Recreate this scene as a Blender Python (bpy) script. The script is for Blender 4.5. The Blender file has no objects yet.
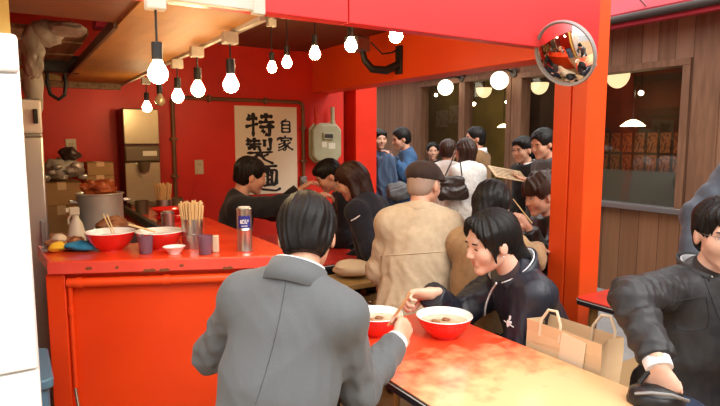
import bpy, bmesh, math, random
import numpy as np
from mathutils import Vector, Matrix
random.seed(7); np.random.seed(7)
scene = bpy.context.scene
COL = scene.collection
# ------------------------------------------------------------------ camera
EYE = 1.5
FPX = 560.0
PITCH = math.radians(6.5)
cam_data = bpy.data.cameras.new('camera'); cam_data.sensor_width = 36.0; cam_data.lens = 28.0
cam_data.clip_start = 0.05
cam = bpy.data.objects.new('camera', cam_data); COL.objects.link(cam)
cam.location = (0, 0, EYE); cam.rotation_euler = (math.pi/2 - PITCH, 0, 0)
scene.camera = cam
# ------------------------------------------------------------------ world, sun, exposure
world = bpy.data.worlds.new('overcast_sky'); scene.world = world; world.use_nodes = True
wn = world.node_tree.nodes; wl = world.node_tree.links
bg = wn['Background']; bg.inputs['Strength'].default_value = 1.9
tcw = wn.new('ShaderNodeTexCoord'); sepw = wn.new('ShaderNodeSeparateXYZ'); rw = wn.new('ShaderNodeValToRGB')
wl.new(tcw.outputs['Generated'], sepw.inputs[0]); wl.new(sepw.outputs['Z'], rw.inputs[0]); wl.new(rw.outputs[0], bg.inputs['Color'])
rw.color_ramp.elements[0].position = 0.0; rw.color_ramp.elements[0].color = (.55, .55, .56, 1)
rw.color_ramp.elements[1].position = 0.5; rw.color_ramp.elements[1].color = (1.0, 0.98, 0.95, 1)
sun_d = bpy.data.lights.new('sun', 'SUN'); sun_d.energy = 2.2; sun_d.angle = math.radians(50); sun_d.color = (1, .97, .92)
sun = bpy.data.objects.new('sun', sun_d); COL.objects.link(sun)
sun.rotation_euler = Vector((-.50, .58, -.72)).to_track_quat('-Z', 'Y').to_euler()
vs = scene.view_settings
vs.view_transform = 'Standard'; vs.look = 'None'; vs.gamma = 1.0; vs.use_curve_mapping = False; vs.exposure = 0.45
# ------------------------------------------------------------------ pixel <-> place
def ray(u, v):
    x = (u-360)/FPX; y = -(v-203)/FPX
    return Vector((x, math.cos(PITCH)+y*math.sin(PITCH), -math.sin(PITCH)+y*math.cos(PITCH)))
CAM = Vector((0, 0, EYE))
TH = math.radians(32)                                  # the shop's own axes: a along its front, b into it
DA = Vector((math.cos(TH), math.sin(TH), 0)); DB = Vector((-math.sin(TH), math.cos(TH), 0))
def at_y(u, v, Y): r = ray(u, v); return CAM + r*(Y/r.y)
def at_z(u, v, z): r = ray(u, v); return CAM + r*((z-EYE)/r.z)
def at_a(u, v, a): r = ray(u, v); return CAM + r*(a/r.dot(DA))
def at_b(u, v, b): r = ray(u, v); return CAM + r*(b/r.dot(DB))
def W(a, b, z=0.0): return DA*a + DB*b + Vector((0, 0, z))
def AB(p): return (p.dot(DA), p.dot(DB), p.z)
# ------------------------------------------------------------------ materials
def mat(name, col, rough=.5, metal=0, spec=.5, noise=None, bump=None, emit=None, coat=0, trans=0, ior=1.45, alpha=1, sheen=0, sub=0, anis=None):
    m = bpy.data.materials.new(name); m.use_nodes = True
    nt = m.node_tree; n = nt.nodes; l = nt.links; p = n['Principled BSDF']
    p.inputs['Base Color'].default_value = (*col, 1); p.inputs['Roughness'].default_value = rough
    p.inputs['Metallic'].default_value = metal; p.inputs['Specular IOR Level'].default_value = spec
    p.inputs['Coat Weight'].default_value = coat; p.inputs['Coat Roughness'].default_value = .08
    p.inputs['Transmission Weight'].default_value = trans; p.inputs['IOR'].default_value = ior
    p.inputs['Sheen Weight'].default_value = sheen
    if alpha < 1: p.inputs['Alpha'].default_value = alpha
    if sub: p.inputs['Subsurface Weight'].default_value = sub; p.inputs['Subsurface Radius'].default_value = (.01, .004, .002)
    tc = None
    def coord(scale):
        tc_ = n.new('ShaderNodeTexCoord'); mp = n.new('ShaderNodeMapping'); l.new(tc_.outputs['Object'], mp.inputs[0])
        s = scale if isinstance(scale, (tuple, list)) else (scale,)*3
        mp.inputs['Scale'].default_value = s; return mp.outputs[0]
    if noise:                       # (scale, second colour, lo, hi, detail)
        sc, c2, lo, hi = noise[:4]
        t = n.new('ShaderNodeTexNoise'); t.inputs['Scale'].default_value = 1; t.inputs['Detail'].default_value = noise[4] if len(noise) > 4 else 5
        l.new(coord(sc), t.inputs['Vector'])
        r = n.new('ShaderNodeValToRGB'); r.color_ramp.elements[0].position = lo; r.color_ramp.elements[1].position = hi
        r.color_ramp.elements[0].color = (*col, 1); r.color_ramp.elements[1].color = (*c2, 1)
        l.new(t.outputs['Fac'], r.inputs[0]); l.new(r.outputs[0], p.inputs['Base Color'])
    if bump:                        # (scale, strength, distance)
        t = n.new('ShaderNodeTexNoise'); t.inputs['Scale'].default_value = 1; t.inputs['Detail'].default_value = 6
        l.new(coord(bump[0]), t.inputs['Vector'])
        b = n.new('ShaderNodeBump'); b.inputs['Strength'].default_value = bump[1]; b.inputs['Distance'].default_value = bump[2]
        l.new(t.outputs['Fac'], b.inputs['Height']); l.new(b.outputs[0], p.inputs['Normal'])
    if emit: p.inputs['Emission Color'].default_value = (*emit[0], 1); p.inputs['Emission Strength'].default_value = emit[1]
    return m
def plank_mat(name, c1, c2, width, axis, rough=.6, grain=(2, 60, 60), dark=.25, seam=.02):
    """boards side by side: seams and a tone per board from the position along one axis"""
    m = bpy.data.materials.new(name); m.use_nodes = True
    nt = m.node_tree; n = nt.nodes; l = nt.links; p = n['Principled BSDF']; p.inputs['Roughness'].default_value = rough
    tc = n.new('ShaderNodeTexCoord'); sp = n.new('ShaderNodeSeparateXYZ'); l.new(tc.outputs['Object'], sp.inputs[0])
    dv = n.new('ShaderNodeMath'); dv.operation = 'DIVIDE'; dv.inputs[1].default_value = width; l.new(sp.outputs[axis], dv.inputs[0])
    fl = n.new('ShaderNodeMath'); fl.operation = 'FLOOR'; l.new(dv.outputs[0], fl.inputs[0])
    wn_ = n.new('ShaderNodeTexWhiteNoise'); wn_.noise_dimensions = '1D'; l.new(fl.outputs[0], wn_.inputs['W'])
    fr = n.new('ShaderNodeMath'); fr.operation = 'FRACT'; l.new(dv.outputs[0], fr.inputs[0])
    lt = n.new('ShaderNodeMath'); lt.operation = 'LESS_THAN'; lt.inputs[1].default_value = seam; l.new(fr.outputs[0], lt.inputs[0])
    mp = n.new('ShaderNodeMapping'); l.new(tc.outputs['Object'], mp.inputs[0]); mp.inputs['Scale'].default_value = grain
    tn = n.new('ShaderNodeTexNoise'); tn.inputs['Scale'].default_value = 1; tn.inputs['Detail'].default_value = 6; l.new(mp.outputs[0], tn.inputs['Vector'])
    ad = n.new('ShaderNodeMath'); ad.operation = 'MULTIPLY_ADD'; ad.inputs[1].default_value = .45; l.new(wn_.outputs['Value'], ad.inputs[0])
    mu = n.new('ShaderNodeMath'); mu.operation = 'MULTIPLY'; mu.inputs[1].default_value = .75; l.new(tn.outputs['Fac'], mu.inputs[0]); l.new(mu.outputs[0], ad.inputs[2])
    r = n.new('ShaderNodeValToRGB'); r.color_ramp.elements[0].position = .2; r.color_ramp.elements[1].position = .85
    r.color_ramp.elements[0].color = (*c1, 1); r.color_ramp.elements[1].color = (*c2, 1); l.new(ad.outputs[0], r.inputs[0])
    mx = n.new('ShaderNodeMix'); mx.data_type = 'RGBA'; l.new(lt.outputs[0], mx.inputs['Factor']); l.new(r.outputs[0], mx.inputs['A'])
    mx.inputs['B'].default_value = (c1[0]*dark, c1[1]*dark, c1[2]*dark, 1)
    l.new(mx.outputs['Result'], p.inputs['Base Color'])
    b = n.new('ShaderNodeBump'); b.inputs['Strength'].default_value = .25; b.inputs['Distance'].default_value = .004
    l.new(tn.outputs['Fac'], b.inputs['Height']); l.new(b.outputs[0], p.inputs['Normal'])
    return m
def glass_mat(name, tint=(1, 1, 1), rough=0.0, refl=1.0):
    m = bpy.data.materials.new(name); m.use_nodes = True
    nt = m.node_tree; n = nt.nodes; l = nt.links; n.remove(n['Principled BSDF'])
    tr = n.new('ShaderNodeBsdfTransparent'); tr.inputs[0].default_value = (*tint, 1)
    gl = n.new('ShaderNodeBsdfGlossy'); gl.inputs['Roughness'].default_value = rough
    fr = n.new('ShaderNodeFresnel'); 
    ge = n.new('ShaderNodeNewGeometry'); io = n.new('ShaderNodeMath'); io.operation = 'MULTIPLY_ADD'; io.inputs[1].default_value = 1/1.45-1.45; io.inputs[2].default_value = 1.45
    l.new(ge.outputs['Backfacing'], io.inputs[0]); l.new(io.outputs[0], fr.inputs[0])      # the same reflectance from both faces of the pane
    mx = n.new('ShaderNodeMixShader'); l.new(fr.outputs[0], mx.inputs[0]); l.new(tr.outputs[0], mx.inputs[1]); l.new(gl.outputs[0], mx.inputs[2])
    l.new(mx.outputs[0], n['Material Output'].inputs[0]); return m

RED = (.78, .028, .006)
M = dict(
 red_paint=mat('red_paint', RED, .38, noise=(3, (.62, .022, .006), .35, .75), bump=(60, .05, .002)),
 red_wall=mat('red_wall_paint', (.74, .025, .008), .45, noise=(2.2, (.60, .02, .008), .35, .7), bump=(40, .08, .002)),
 red_fascia=mat('red_fascia_paint', (.78, .036, .036), .35, noise=(1.5, (.70, .028, .028), .3, .7)),
 orange_paint=mat('orange_red_paint', (.85, .080, .008), .4, noise=(3, (.79, .062, .007), .35, .7), bump=(50, .05, .002)),
 counter_front=mat('counter_front_paint', (.78, .052, .004), .35, noise=(2.5, (.68, .040, .004), .35, .75), bump=(45, .06, .002)),
 counter_top=mat('counter_top_lacquer', (.80, .070, .018), .22, noise=(5, (.68, .045, .012), .4, .75), coat=.3, bump=(25, .04, .002)),
 counter_edge=mat('counter_edge_lacquer', (.80, .085, .055), .4, noise=(9, (.72, .06, .035), .4, .7)),
 chip=mat('bare_wood_chip', (.20, .06, .02), .8),
 white=mat('white_enamel', (.86, .86, .84), .35, noise=(1, (.80, .80, .77), .4, .7)),
 whitecer=mat('white_glaze', (.85, .84, .80), .15, coat=.4),
 trim_white=mat('pale_trim', (.62, .58, .50), .5, noise=(6, (.48, .43, .36), .4, .7)),
 steel=mat('brushed_steel', (.56, .55, .53), .32, 1, bump=((4, 4, 200), .06, .001)),
 steel_dull=mat('dull_steel', (.36, .35, .34), .42, .9, noise=(6, (.26, .25, .24), .4, .7)),
 chrome=mat('chrome', (.8, .8, .8), .12, 1),
 silver_film=mat('silver_film', (.55, .52, .48), .25, .5), pot_steel=mat('pot_steel', (.58, .56, .53), .38, .55, noise=(8, (.46, .44, .42), .4, .7)),
 mirror=mat('mirror_glass', (.92, .92, .92), .015, 1),
 grey_rim=mat('grey_rubber_rim', (.30, .28, .27), .5),
 black=mat('black_plastic', (.015, .014, .014), .4),
 black_metal=mat('black_metal', (.02, .018, .017), .45, .3),
 brass_pipe=mat('brown_conduit', (.16, .09, .045), .5, .3, noise=(8, (.26, .10, .04), .4, .7)),
 ivory=mat('ivory_plastic', (.62, .55, .40), .45),
 paper=mat('cream_paper', (.88, .79, .62), .8, noise=(3, (.82, .71, .52), .4, .7)),
 ink=mat('black_ink', (.012, .010, .009), .6),
 card=mat('cardboard', (.42, .245, .105), .85, noise=(5, (.36, .20, .085), .4, .7)),
 card_dark=mat('cardboard_edge', (.28, .15, .06), .85),
 kraft=mat('kraft_paper', (.72, .51, .30), .8, noise=(6, (.66, .46, .26), .4, .7), bump=(14, .25, .01)),
 kraft_light=mat('kraft_cord', (.74, .60, .42), .8),
 chopstick=mat('pale_chopstick_wood', (.74, .53, .26), .6, noise=((60, 60, 6), (.66, .44, .19), .4, .7)),
 soup=mat('pork_broth', (.55, .40, .25), .12, noise=(30, (.44, .28, .14), .45, .7), coat=.3),
 bowl_red=mat('red_bowl_glaze', (.72, .022, .016), .15, coat=.5),
 pattern=mat('bowl_pattern', (.10, .16, .14), .3),
 plum=mat('plum_plastic', (.30, .15, .21), .22, trans=.45, spec=.5),
 blue_label=mat('blue_label', (.03, .03, .22), .4),
 yellow_cloth=mat('yellow_sponge', (.80, .48, .03), .9, bump=(60, .4, .006)),
 blue_cloth=mat('blue_cloth', (.03, .24, .42), .9, bump=(60, .4, .006)),
 meat=mat('braised_meat', (.22, .07, .025), .45, noise=(25, (.40, .18, .08), .4, .7), bump=(30, .6, .01)),
 redfood=mat('red_simmered_food', (.30, .045, .012), .4, noise=(20, (.45, .12, .03), .4, .7), bump=(25, .6, .01)),
 cream=mat('cream_cloth', (.62, .49, .33), .9, bump=(20, .3, .006)),
 clear_bag=mat('plastic_bag', (.46, .42, .37), .25, trans=.25, noise=(7, (.25, .19, .15), .4, .65), bump=(12, .7, .02)),
 grey_bag=mat('grey_plastic_sheet', (.42, .38, .34), .35, noise=(6, (.30, .25, .21), .4, .65), bump=(9, .7, .02)),
 dark_bag=mat('dark_plastic_bag', (.055, .035, .03), .3, bump=(12, .7, .02)),
 wood_plank=mat('rough_plank', (.33, .21, .12), .7, noise=((40, 3, 40), (.15, .08, .04), .4, .7), bump=((50, 3, 50), .2, .003)),
 wood_seat=mat('seat_wood', (.36, .22, .075), .5, noise=((40, 4, 40), (.28, .17, .05), .4, .7)),
 wood_leg=mat('leg_wood', (.38, .20, .06), .5, noise=((30, 30, 4), (.28, .14, .04), .4, .7)),
 bin_blue=mat('blue_plastic', (.09, .19, .27), .5),
 magenta=mat('magenta_packet', (.55, .05, .14), .5),
 grey_meter=mat('meter_enamel', (.40, .39, .25), .45, noise=(8, (.34, .32, .20), .4, .7)),
 meter_glass=mat('meter_window', (.05, .05, .045), .15),
 meter_label=mat('meter_label', (.68, .64, .52), .5),
 dispenser=mat('dispenser_body', (.46, .38, .24), .35, .5, noise=(5, (.40, .32, .20), .4, .7)),
 dispenser_dark=mat('dispenser_dark', (.14, .10, .055), .45, .2),
 dispenser_side=mat('dispenser_side', (.11, .025, .018), .5),
 awning=mat('awning_red', (.48, .025, .045), .7, noise=(4, (.36, .02, .035), .4, .7)),
 gutter=mat('dark_gutter', (.06, .045, .04), .6),
 alu=mat('aluminium', (.42, .41, .42), .4, .8),
 globe=mat('lit_globe', (.9, .88, .82), .3, emit=((1, .86, .62), 2.4)),
 globe_dim=mat('dim_globe', (.72, .62, .42), .3, emit=((1, .74, .38), .9)),
 bulb=mat('lit_bulb', (1, .9, .7), .3, emit=((1, .72, .36), 75)),
 bulb_off=mat('unlit_bulb', (.65, .55, .38), .15, trans=.5),
 shade=mat('lit_shade', (.9, .8, .6), .5, emit=((1, .78, .42), 14)),
 cone_lamp=mat('cone_lampshade', (.9, .75, .5), .5, emit=((1, .72, .34), 9)),
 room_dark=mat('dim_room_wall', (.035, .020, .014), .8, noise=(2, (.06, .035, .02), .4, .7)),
 room_olive=mat('olive_room_wall', (.30, .25, .05), .7, noise=(3, (.22, .17, .035), .4, .7)),
 menu_strip=mat('menu_strip_paper', (.26, .09, .035), .8, noise=((50, 50, 25), (.05, .02, .012), .45, .62)),
 poster=mat('pinned_paper', (.55, .48, .34), .8, noise=(20, (.34, .28, .18), .45, .65)),
 window_film=mat('window_film', (.085, .088, .062), .35),
 glass=glass_mat('window_glass'),
 tan_floor=mat('tan_floor', (.42, .26, .12), .6, noise=(1.2, (.35, .21, .095), .35, .7), bump=(30, .08, .003)),
 grey_floor=mat('grey_paving', (.33, .32, .31), .8, noise=(6, (.25, .24, .24), .35, .7), bump=(50, .2, .004)),
 seat_red=mat('red_laminate_edge', (.05, .012, .010), .4),
 edge_black=mat('black_edging', (.02, .016, .02), .35),
 edge_white=mat('white_edging', (.75, .72, .68), .4),
 yellow_post=mat('pale_yellow_paint', (.80, .58, .16), .5),
 leather=mat('black_leather', (.018, .017, .018), .32, bump=(60, .25, .003)),
 bag_brown=mat('dark_brown_leather', (.035, .022, .018), .35, bump=(50, .25, .003)),
 board=mat('menu_board', (.55, .38, .22), .6, noise=((30, 30, 30), (.42, .27, .14), .45, .62)),
)
M['ply'] = plank_mat('plywood_ceiling', (.25, .085, .010), (.40, .160, .022), .30, 'Y', .6, (30, 3, 3), .7, .008)
M['dark_ceiling'] = plank_mat('dark_ceiling_boards', (.075, .028, .014), (.13, .048, .022), .2, 'X', .45, (40, 3, 3), .4, .02)
M['soffit'] = plank_mat('red_brown_soffit', (.13, .034, .012), (.19, .055, .018), .4, 'Y', .5, (20, 3, 3), .5, .01)
M['street_boards'] = plank_mat('weathered_wall_boards', (.19, .098, .054), (.36, .20, .122), .155, 'Y', .75, (25, 25, 1.2), .35, .03)
M['street_low'] = plank_mat('brown_wall_boards', (.17, .075, .034), (.32, .15, .07), .19, 'Y', .6, (28, 28, 1.2), .4, .03)
M['street_trim'] = mat('dark_trim_wood', (.20, .10, .055), .6, noise=((30, 30, 3), (.29, .15, .085), .4, .7))
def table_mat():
    m = mat('worn_red_laminate_sheen', (.80, .085, .02), .30, coat=.25)
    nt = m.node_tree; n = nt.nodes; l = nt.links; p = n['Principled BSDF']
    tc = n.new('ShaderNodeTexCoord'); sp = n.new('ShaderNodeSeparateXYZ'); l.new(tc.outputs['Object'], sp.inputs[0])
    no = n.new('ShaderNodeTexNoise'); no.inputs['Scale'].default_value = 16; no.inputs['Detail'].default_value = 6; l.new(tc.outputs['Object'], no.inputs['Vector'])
    # blotchy wear; the sky's sheen is painted in as amber towards the near end
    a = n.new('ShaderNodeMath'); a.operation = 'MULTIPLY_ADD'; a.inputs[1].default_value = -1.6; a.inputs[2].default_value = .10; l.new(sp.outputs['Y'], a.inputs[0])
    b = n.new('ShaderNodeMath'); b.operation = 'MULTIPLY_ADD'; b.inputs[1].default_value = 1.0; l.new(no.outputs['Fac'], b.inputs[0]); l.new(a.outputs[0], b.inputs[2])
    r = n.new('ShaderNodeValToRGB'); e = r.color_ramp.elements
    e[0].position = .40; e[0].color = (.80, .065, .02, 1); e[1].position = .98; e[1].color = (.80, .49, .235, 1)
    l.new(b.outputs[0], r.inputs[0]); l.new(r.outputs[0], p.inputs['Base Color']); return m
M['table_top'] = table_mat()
M['table_red'] = mat('red_laminate', (.66, .035, .022), .3, coat=.2, noise=(8, (.56, .03, .02), .4, .7))
# ------------------------------------------------------------------ tagging
def tag(o, label=None, cat=None, group=None, kind=None):
    if label: o['label'] = label
    if cat: o['category'] = cat
    if group: o['group'] = group
    if kind: o['kind'] = kind
    return o
def thing(name, label, cat, loc=(0, 0, 0), rotz=0, group=None):
    o = bpy.data.objects.new(name, None); COL.objects.link(o); o.empty_display_size = .1
    o.location = loc; o.rotation_euler = (0, 0, rotz)
    return tag(o, label, cat, group)
def copy_tree(o, parent=None):
    c = o.copy(); COL.objects.link(c)
    if parent: c.parent = parent
    for ch in o.children: copy_tree(ch, c)
    return c
# ------------------------------------------------------------------ mesh builder
def perp(d):
    d = Vector(d).normalized(); a = Vector((0, 0, 1)) if abs(d.z) < .9 else Vector((1, 0, 0))
    x = d.cross(a).normalized(); return x, d.cross(x).normalized()
class MB:
    def __init__(s): s.v = []; s.f = []; s.m = []
    def add(s, vs_, fs, mi=0):
        o = len(s.v); s.v += [tuple(v) for v in vs_]; s.f += [tuple(o+i for i in f) for f in fs]; s.m += [mi]*len(fs); return s
    def box(s, c, size, R=None, mi=0):
        hx, hy, hz = size[0]/2, size[1]/2, size[2]/2; c = Vector(c)
        vs_ = [Vector((x, y, z)) for z in (-hz, hz) for y in (-hy, hy) for x in (-hx, hx)]
        if R is not None: vs_ = [R @ v for v in vs_]
        return s.add([c+v for v in vs_], [(0, 2, 3, 1), (4, 5, 7, 6), (0, 1, 5, 4), (2, 6, 7, 3), (0, 4, 6, 2), (1, 3, 7, 5)], mi)
    def bb(s, x0, x1, y0, y1, z0, z1, mi=0): return s.box(((x0+x1)/2, (y0+y1)/2, (z0+z1)/2), (abs(x1-x0), abs(y1-y0), abs(z1-z0)), None, mi)
    def prism(s, poly, z0, z1, mi=0):
        n = len(poly); vs_ = [(x, y, z0) for x, y in poly]+[(x, y, z1) for x, y in poly]
        fs = [tuple(range(n-1, -1, -1)), tuple(range(n, 2*n))]+[(i, (i+1) % n, n+(i+1) % n, n+i) for i in range(n)]
        return s.add(vs_, fs, mi)
    def tube(s, pts, r, n=10, mi=0, caps=True, closed=False):
        pts = [Vector(p) for p in pts]; k = len(pts); rr = r if isinstance(r, (list, tuple)) else [r]*k
        x = None; vs_ = []
        for i, p in enumerate(pts):
            if closed: t = pts[(i+1) % k]-pts[i-1]
            else: t = pts[min(i+1, k-1)]-pts[max(i-1, 0)]
            t.normalize()
            if x is None: x, y = perp(t)
            else:
                x = (x-t*x.dot(t)).normalized(); y = t.cross(x).normalized()
            vs_ += [p+(x*math.cos(2*math.pi*j/n)+y*math.sin(2*math.pi*j/n))*rr[i] for j in range(n)]
        fs = []
        for i in range(k if closed else k-1):
            a = i*n; b = ((i+1) % k)*n
            fs += [(a+j, a+(j+1) % n, b+(j+1) % n, b+j) for j in range(n)]
        if caps and not closed: fs += [tuple(range(n-1, -1, -1)), tuple((k-1)*n+j for j in range(n))]
        return s.add(vs_, fs, mi)
    def cyl(s, a, b, r1, r2=None, n=20, mi=0): return s.tube([a, b], [r1, r1 if r2 is None else r2], n, mi)
    def lathe(s, prof, c=(0, 0, 0), axis=None, n=32, mi=0, cap0=False, cap1=False):
        c = Vector(c); ax = Vector(axis).normalized() if axis else Vector((0, 0, 1))
        x, y = perp(ax) if axis else (Vector((1, 0, 0)), Vector((0, 1, 0)))
        vs_ = []
        for r, z in prof: vs_ += [c+ax*z+(x*math.cos(2*math.pi*j/n)+y*math.sin(2*math.pi*j/n))*max(r, 1e-5) for j in range(n)]
        fs = []
        for i in range(len(prof)-1): fs += [(i*n+j, i*n+(j+1) % n, (i+1)*n+(j+1) % n, (i+1)*n+j) for j in range(n)]
        if cap0: fs.append(tuple(range(n-1, -1, -1)))
        if cap1: fs.append(tuple((len(prof)-1)*n+j for j in range(n)))
        return s.add(vs_, fs, mi)
    def sphere(s, c, r, n=16, mi=0, R=None):
        rx, ry, rz = (r, r, r) if not isinstance(r, (tuple, list)) else r; c = Vector(c); m = n//2
        vs_ = []
        for i in range(m+1):
            th = math.pi*i/m
            for j in range(n):
                v = Vector((rx*math.sin(th)*math.cos(2*math.pi*j/n), ry*math.sin(th)*math.sin(2*math.pi*j/n), rz*math.cos(th)))
                vs_.append(c+(R @ v if R is not None else v))
        fs = [(i*n+j, (i+1)*n+j, (i+1)*n+(j+1) % n, i*n+(j+1) % n) for i in range(m) for j in range(n)]
        return s.add(vs_, fs, mi)
    def build(s, name, mats, parent=None, smooth=True, bevel=0, angle=40, loc=None, rotz=0):
        me = bpy.data.meshes.new(name); me.from_pydata(s.v, [], s.f)
        for mm in (mats if isinstance(mats, (list, tuple)) else [mats]): me.materials.append(mm)
        me.polygons.foreach_set('material_index', s.m)
        bm = bmesh.new(); bm.from_mesh(me); bmesh.ops.remove_doubles(bm, verts=bm.verts, dist=1e-6); bmesh.ops.recalc_face_normals(bm, faces=bm.faces); bm.to_mesh(me); bm.free()
        if smooth:
            me.polygons.foreach_set('use_smooth', [True]*len(me.polygons)); me.set_sharp_from_angle(angle=math.radians(angle))
        o = bpy.data.objects.new(name, me); COL.objects.link(o)
        if parent: o.parent = parent
        if loc is not None: o.location = loc
        if rotz: o.rotation_euler = (0, 0, rotz)
        if bevel:
            b = o.modifiers.new('bevel', 'BEVEL'); b.width = bevel; b.segments = 2; b.limit_method = 'ANGLE'
        return o
def struct(name, mb, m, bevel=0, smooth=True):          # setting: built in the shop's own axes, turned once
    o = mb.build(name, m, None, smooth, bevel, rotz=TH); o['kind'] = 'structure'; return o
def crumple(c, r, seed, n=20, amp=.28):
    """a crumpled bag, cloth or food lump: ridged creases over a squashed ball"""
    mb = MB().sphere(c, r, max(n, 18)); rnd = np.random.RandomState(seed)
    rr = np.array(r if isinstance(r, (tuple, list)) else (r,)*3); c = np.array(c); V = np.array(mb.v)-c; U = V/rr
    k = 0; Q = U
    for o in range(3):
        F = rnd.randn(3, 3); F = F/np.linalg.norm(F, axis=1)[:, None]*1.5*1.9**o; ph = rnd.rand(3)*6.28
        k = k+(1-2*np.abs(np.sin(Q@F.T+ph))).sum(1)/3*.62**o; Q = Q+.25*np.sin(Q@rnd.randn(3, 3)*1.6+ph)
    mb.v = [tuple(x) for x in c+V*(1+amp*.75*k)[:, None]]; return mb
# ------------------------------------------------------------------ bodies: smooth unions of tapered limbs, polygonised
def nv(x): return np.array(x, dtype=np.float32)
def unit(v): v = np.array(v, float); return v/np.linalg.norm(v)
class Prim:
    def __init__(s, kind, a, b=None, ra=0, rb=None, ax=None, sq=1, k=.02, R=None, sub=False):
        s.kind = kind; s.a = np.array(a, float); s.b = None if b is None else np.array(b, float); s.ra = ra; s.rb = ra if rb is None else rb
        s.ax = None if ax is None else unit(ax); s.sq = sq; s.k = k; s.R = R; s.sub = sub
    def grow(s, d):
        q = Prim(s.kind, s.a, s.b, s.ra, s.rb, s.ax, s.sq, s.k, s.R, s.sub)
        if s.kind == 'e': q.ra = np.array(s.ra)+d
        else: q.ra = s.ra+d; q.rb = s.rb+d
        return q
    def d(s, P):
        if s.kind == 'e':
            q = P-s.a
            if s.R is not None: q = q@s.R
            k0 = np.sqrt(((q/s.ra)**2).sum(1)); k1 = np.sqrt(((q/(np.array(s.ra)**2))**2).sum(1))+1e-9
            return np.where(k0 < 1e-3, -np.min(s.ra), k0*(k0-1)/k1)
        pa = P-s.a; ba = s.b-s.a
        if s.ax is not None:
            g = 1/s.sq-1; pa = pa+(g*(pa@s.ax))[:, None]*s.ax; ba = ba+g*(ba@s.ax)*s.ax
        h = np.clip(pa@ba/max(ba@ba, 1e-9), 0, 1)
        d = np.sqrt(((pa-h[:, None]*ba)**2).sum(1))-(s.ra+h*(s.rb-s.ra))
        return d*.85 if s.ax is not None else d
    def ext(s):
        if s.kind == 'e': r = float(np.max(s.ra)); return s.a-r, s.a+r
        r = max(s.ra, s.rb)/min(1, 1); return np.minimum(s.a, s.b)-r, np.maximum(s.a, s.b)+r
def cone(a, b, ra, rb=None, k=.02, ax=None, sq=1, sub=False): return Prim('c', a, b, ra, rb, ax, sq, k, None, sub)
def ell(c, r, R=None, k=.02, sub=False): return Prim('e', c, None, np.array(r, float), None, None, 1, k, R, sub)
def sines(seed, freq, aniso=(1, 1, 1)):
    rnd = np.random.RandomState(seed); F = rnd.randn(3, 3); F = F/np.linalg.norm(F, axis=1)[:, None]*freq*np.array([[.8], [1.25], [2.1]])*np.array(aniso); ph = rnd.rand(3)*6.28
    G = rnd.randn(3, 3)*freq*.45; G2 = rnd.randn(3, 3)*freq*.2
    def f(P):
        Q = P+.55/freq*np.sin(P@G.T)+.8/freq*np.sin(P@G2.T+1.3); s = np.abs(np.sin(Q@F.T+ph))
        return (1-2*s)@np.array([.6, .45, .25])
    return f
class Grp:
    def __init__(s, prims, cuts=(), noise=None, k=.02, hairy=False): s.hairy = hairy; s.p = prims; s.cuts = [(np.array(c, float), unit(n)) for c, n in cuts]; s.noise = noise; s.k = k
    def d(s, P, idx=None):
        d = None; subs = []
        for i, p in enumerate(s.p):
            if p.sub: subs.append(p); continue
            if idx is not None and not idx[i]: continue
            q = p.d(P)
            if d is None: d = q
            else:
                k = p.k; h = np.clip(.5+.5*(d-q)/k, 0, 1); d = d+(q-d)*h-k*h*(1-h)
        if d is None: return np.full(len(P), 9.)
        if s.noise is not None: d = d-s.noise[0]*s.noise[1](P)
        for p in subs:
            q = -(p.d(P)+(s.noise[0]*1.2*s.noise[1](P) if s.noise is not None and s.hairy else 0)); k = p.k; h = np.clip(.5-.5*(d-q)/k, 0, 1); d = d+(q-d)*h+k*h*(1-h)
        for c, n in s.cuts: d = np.maximum(d, (P-c)@n)
        return d
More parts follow.
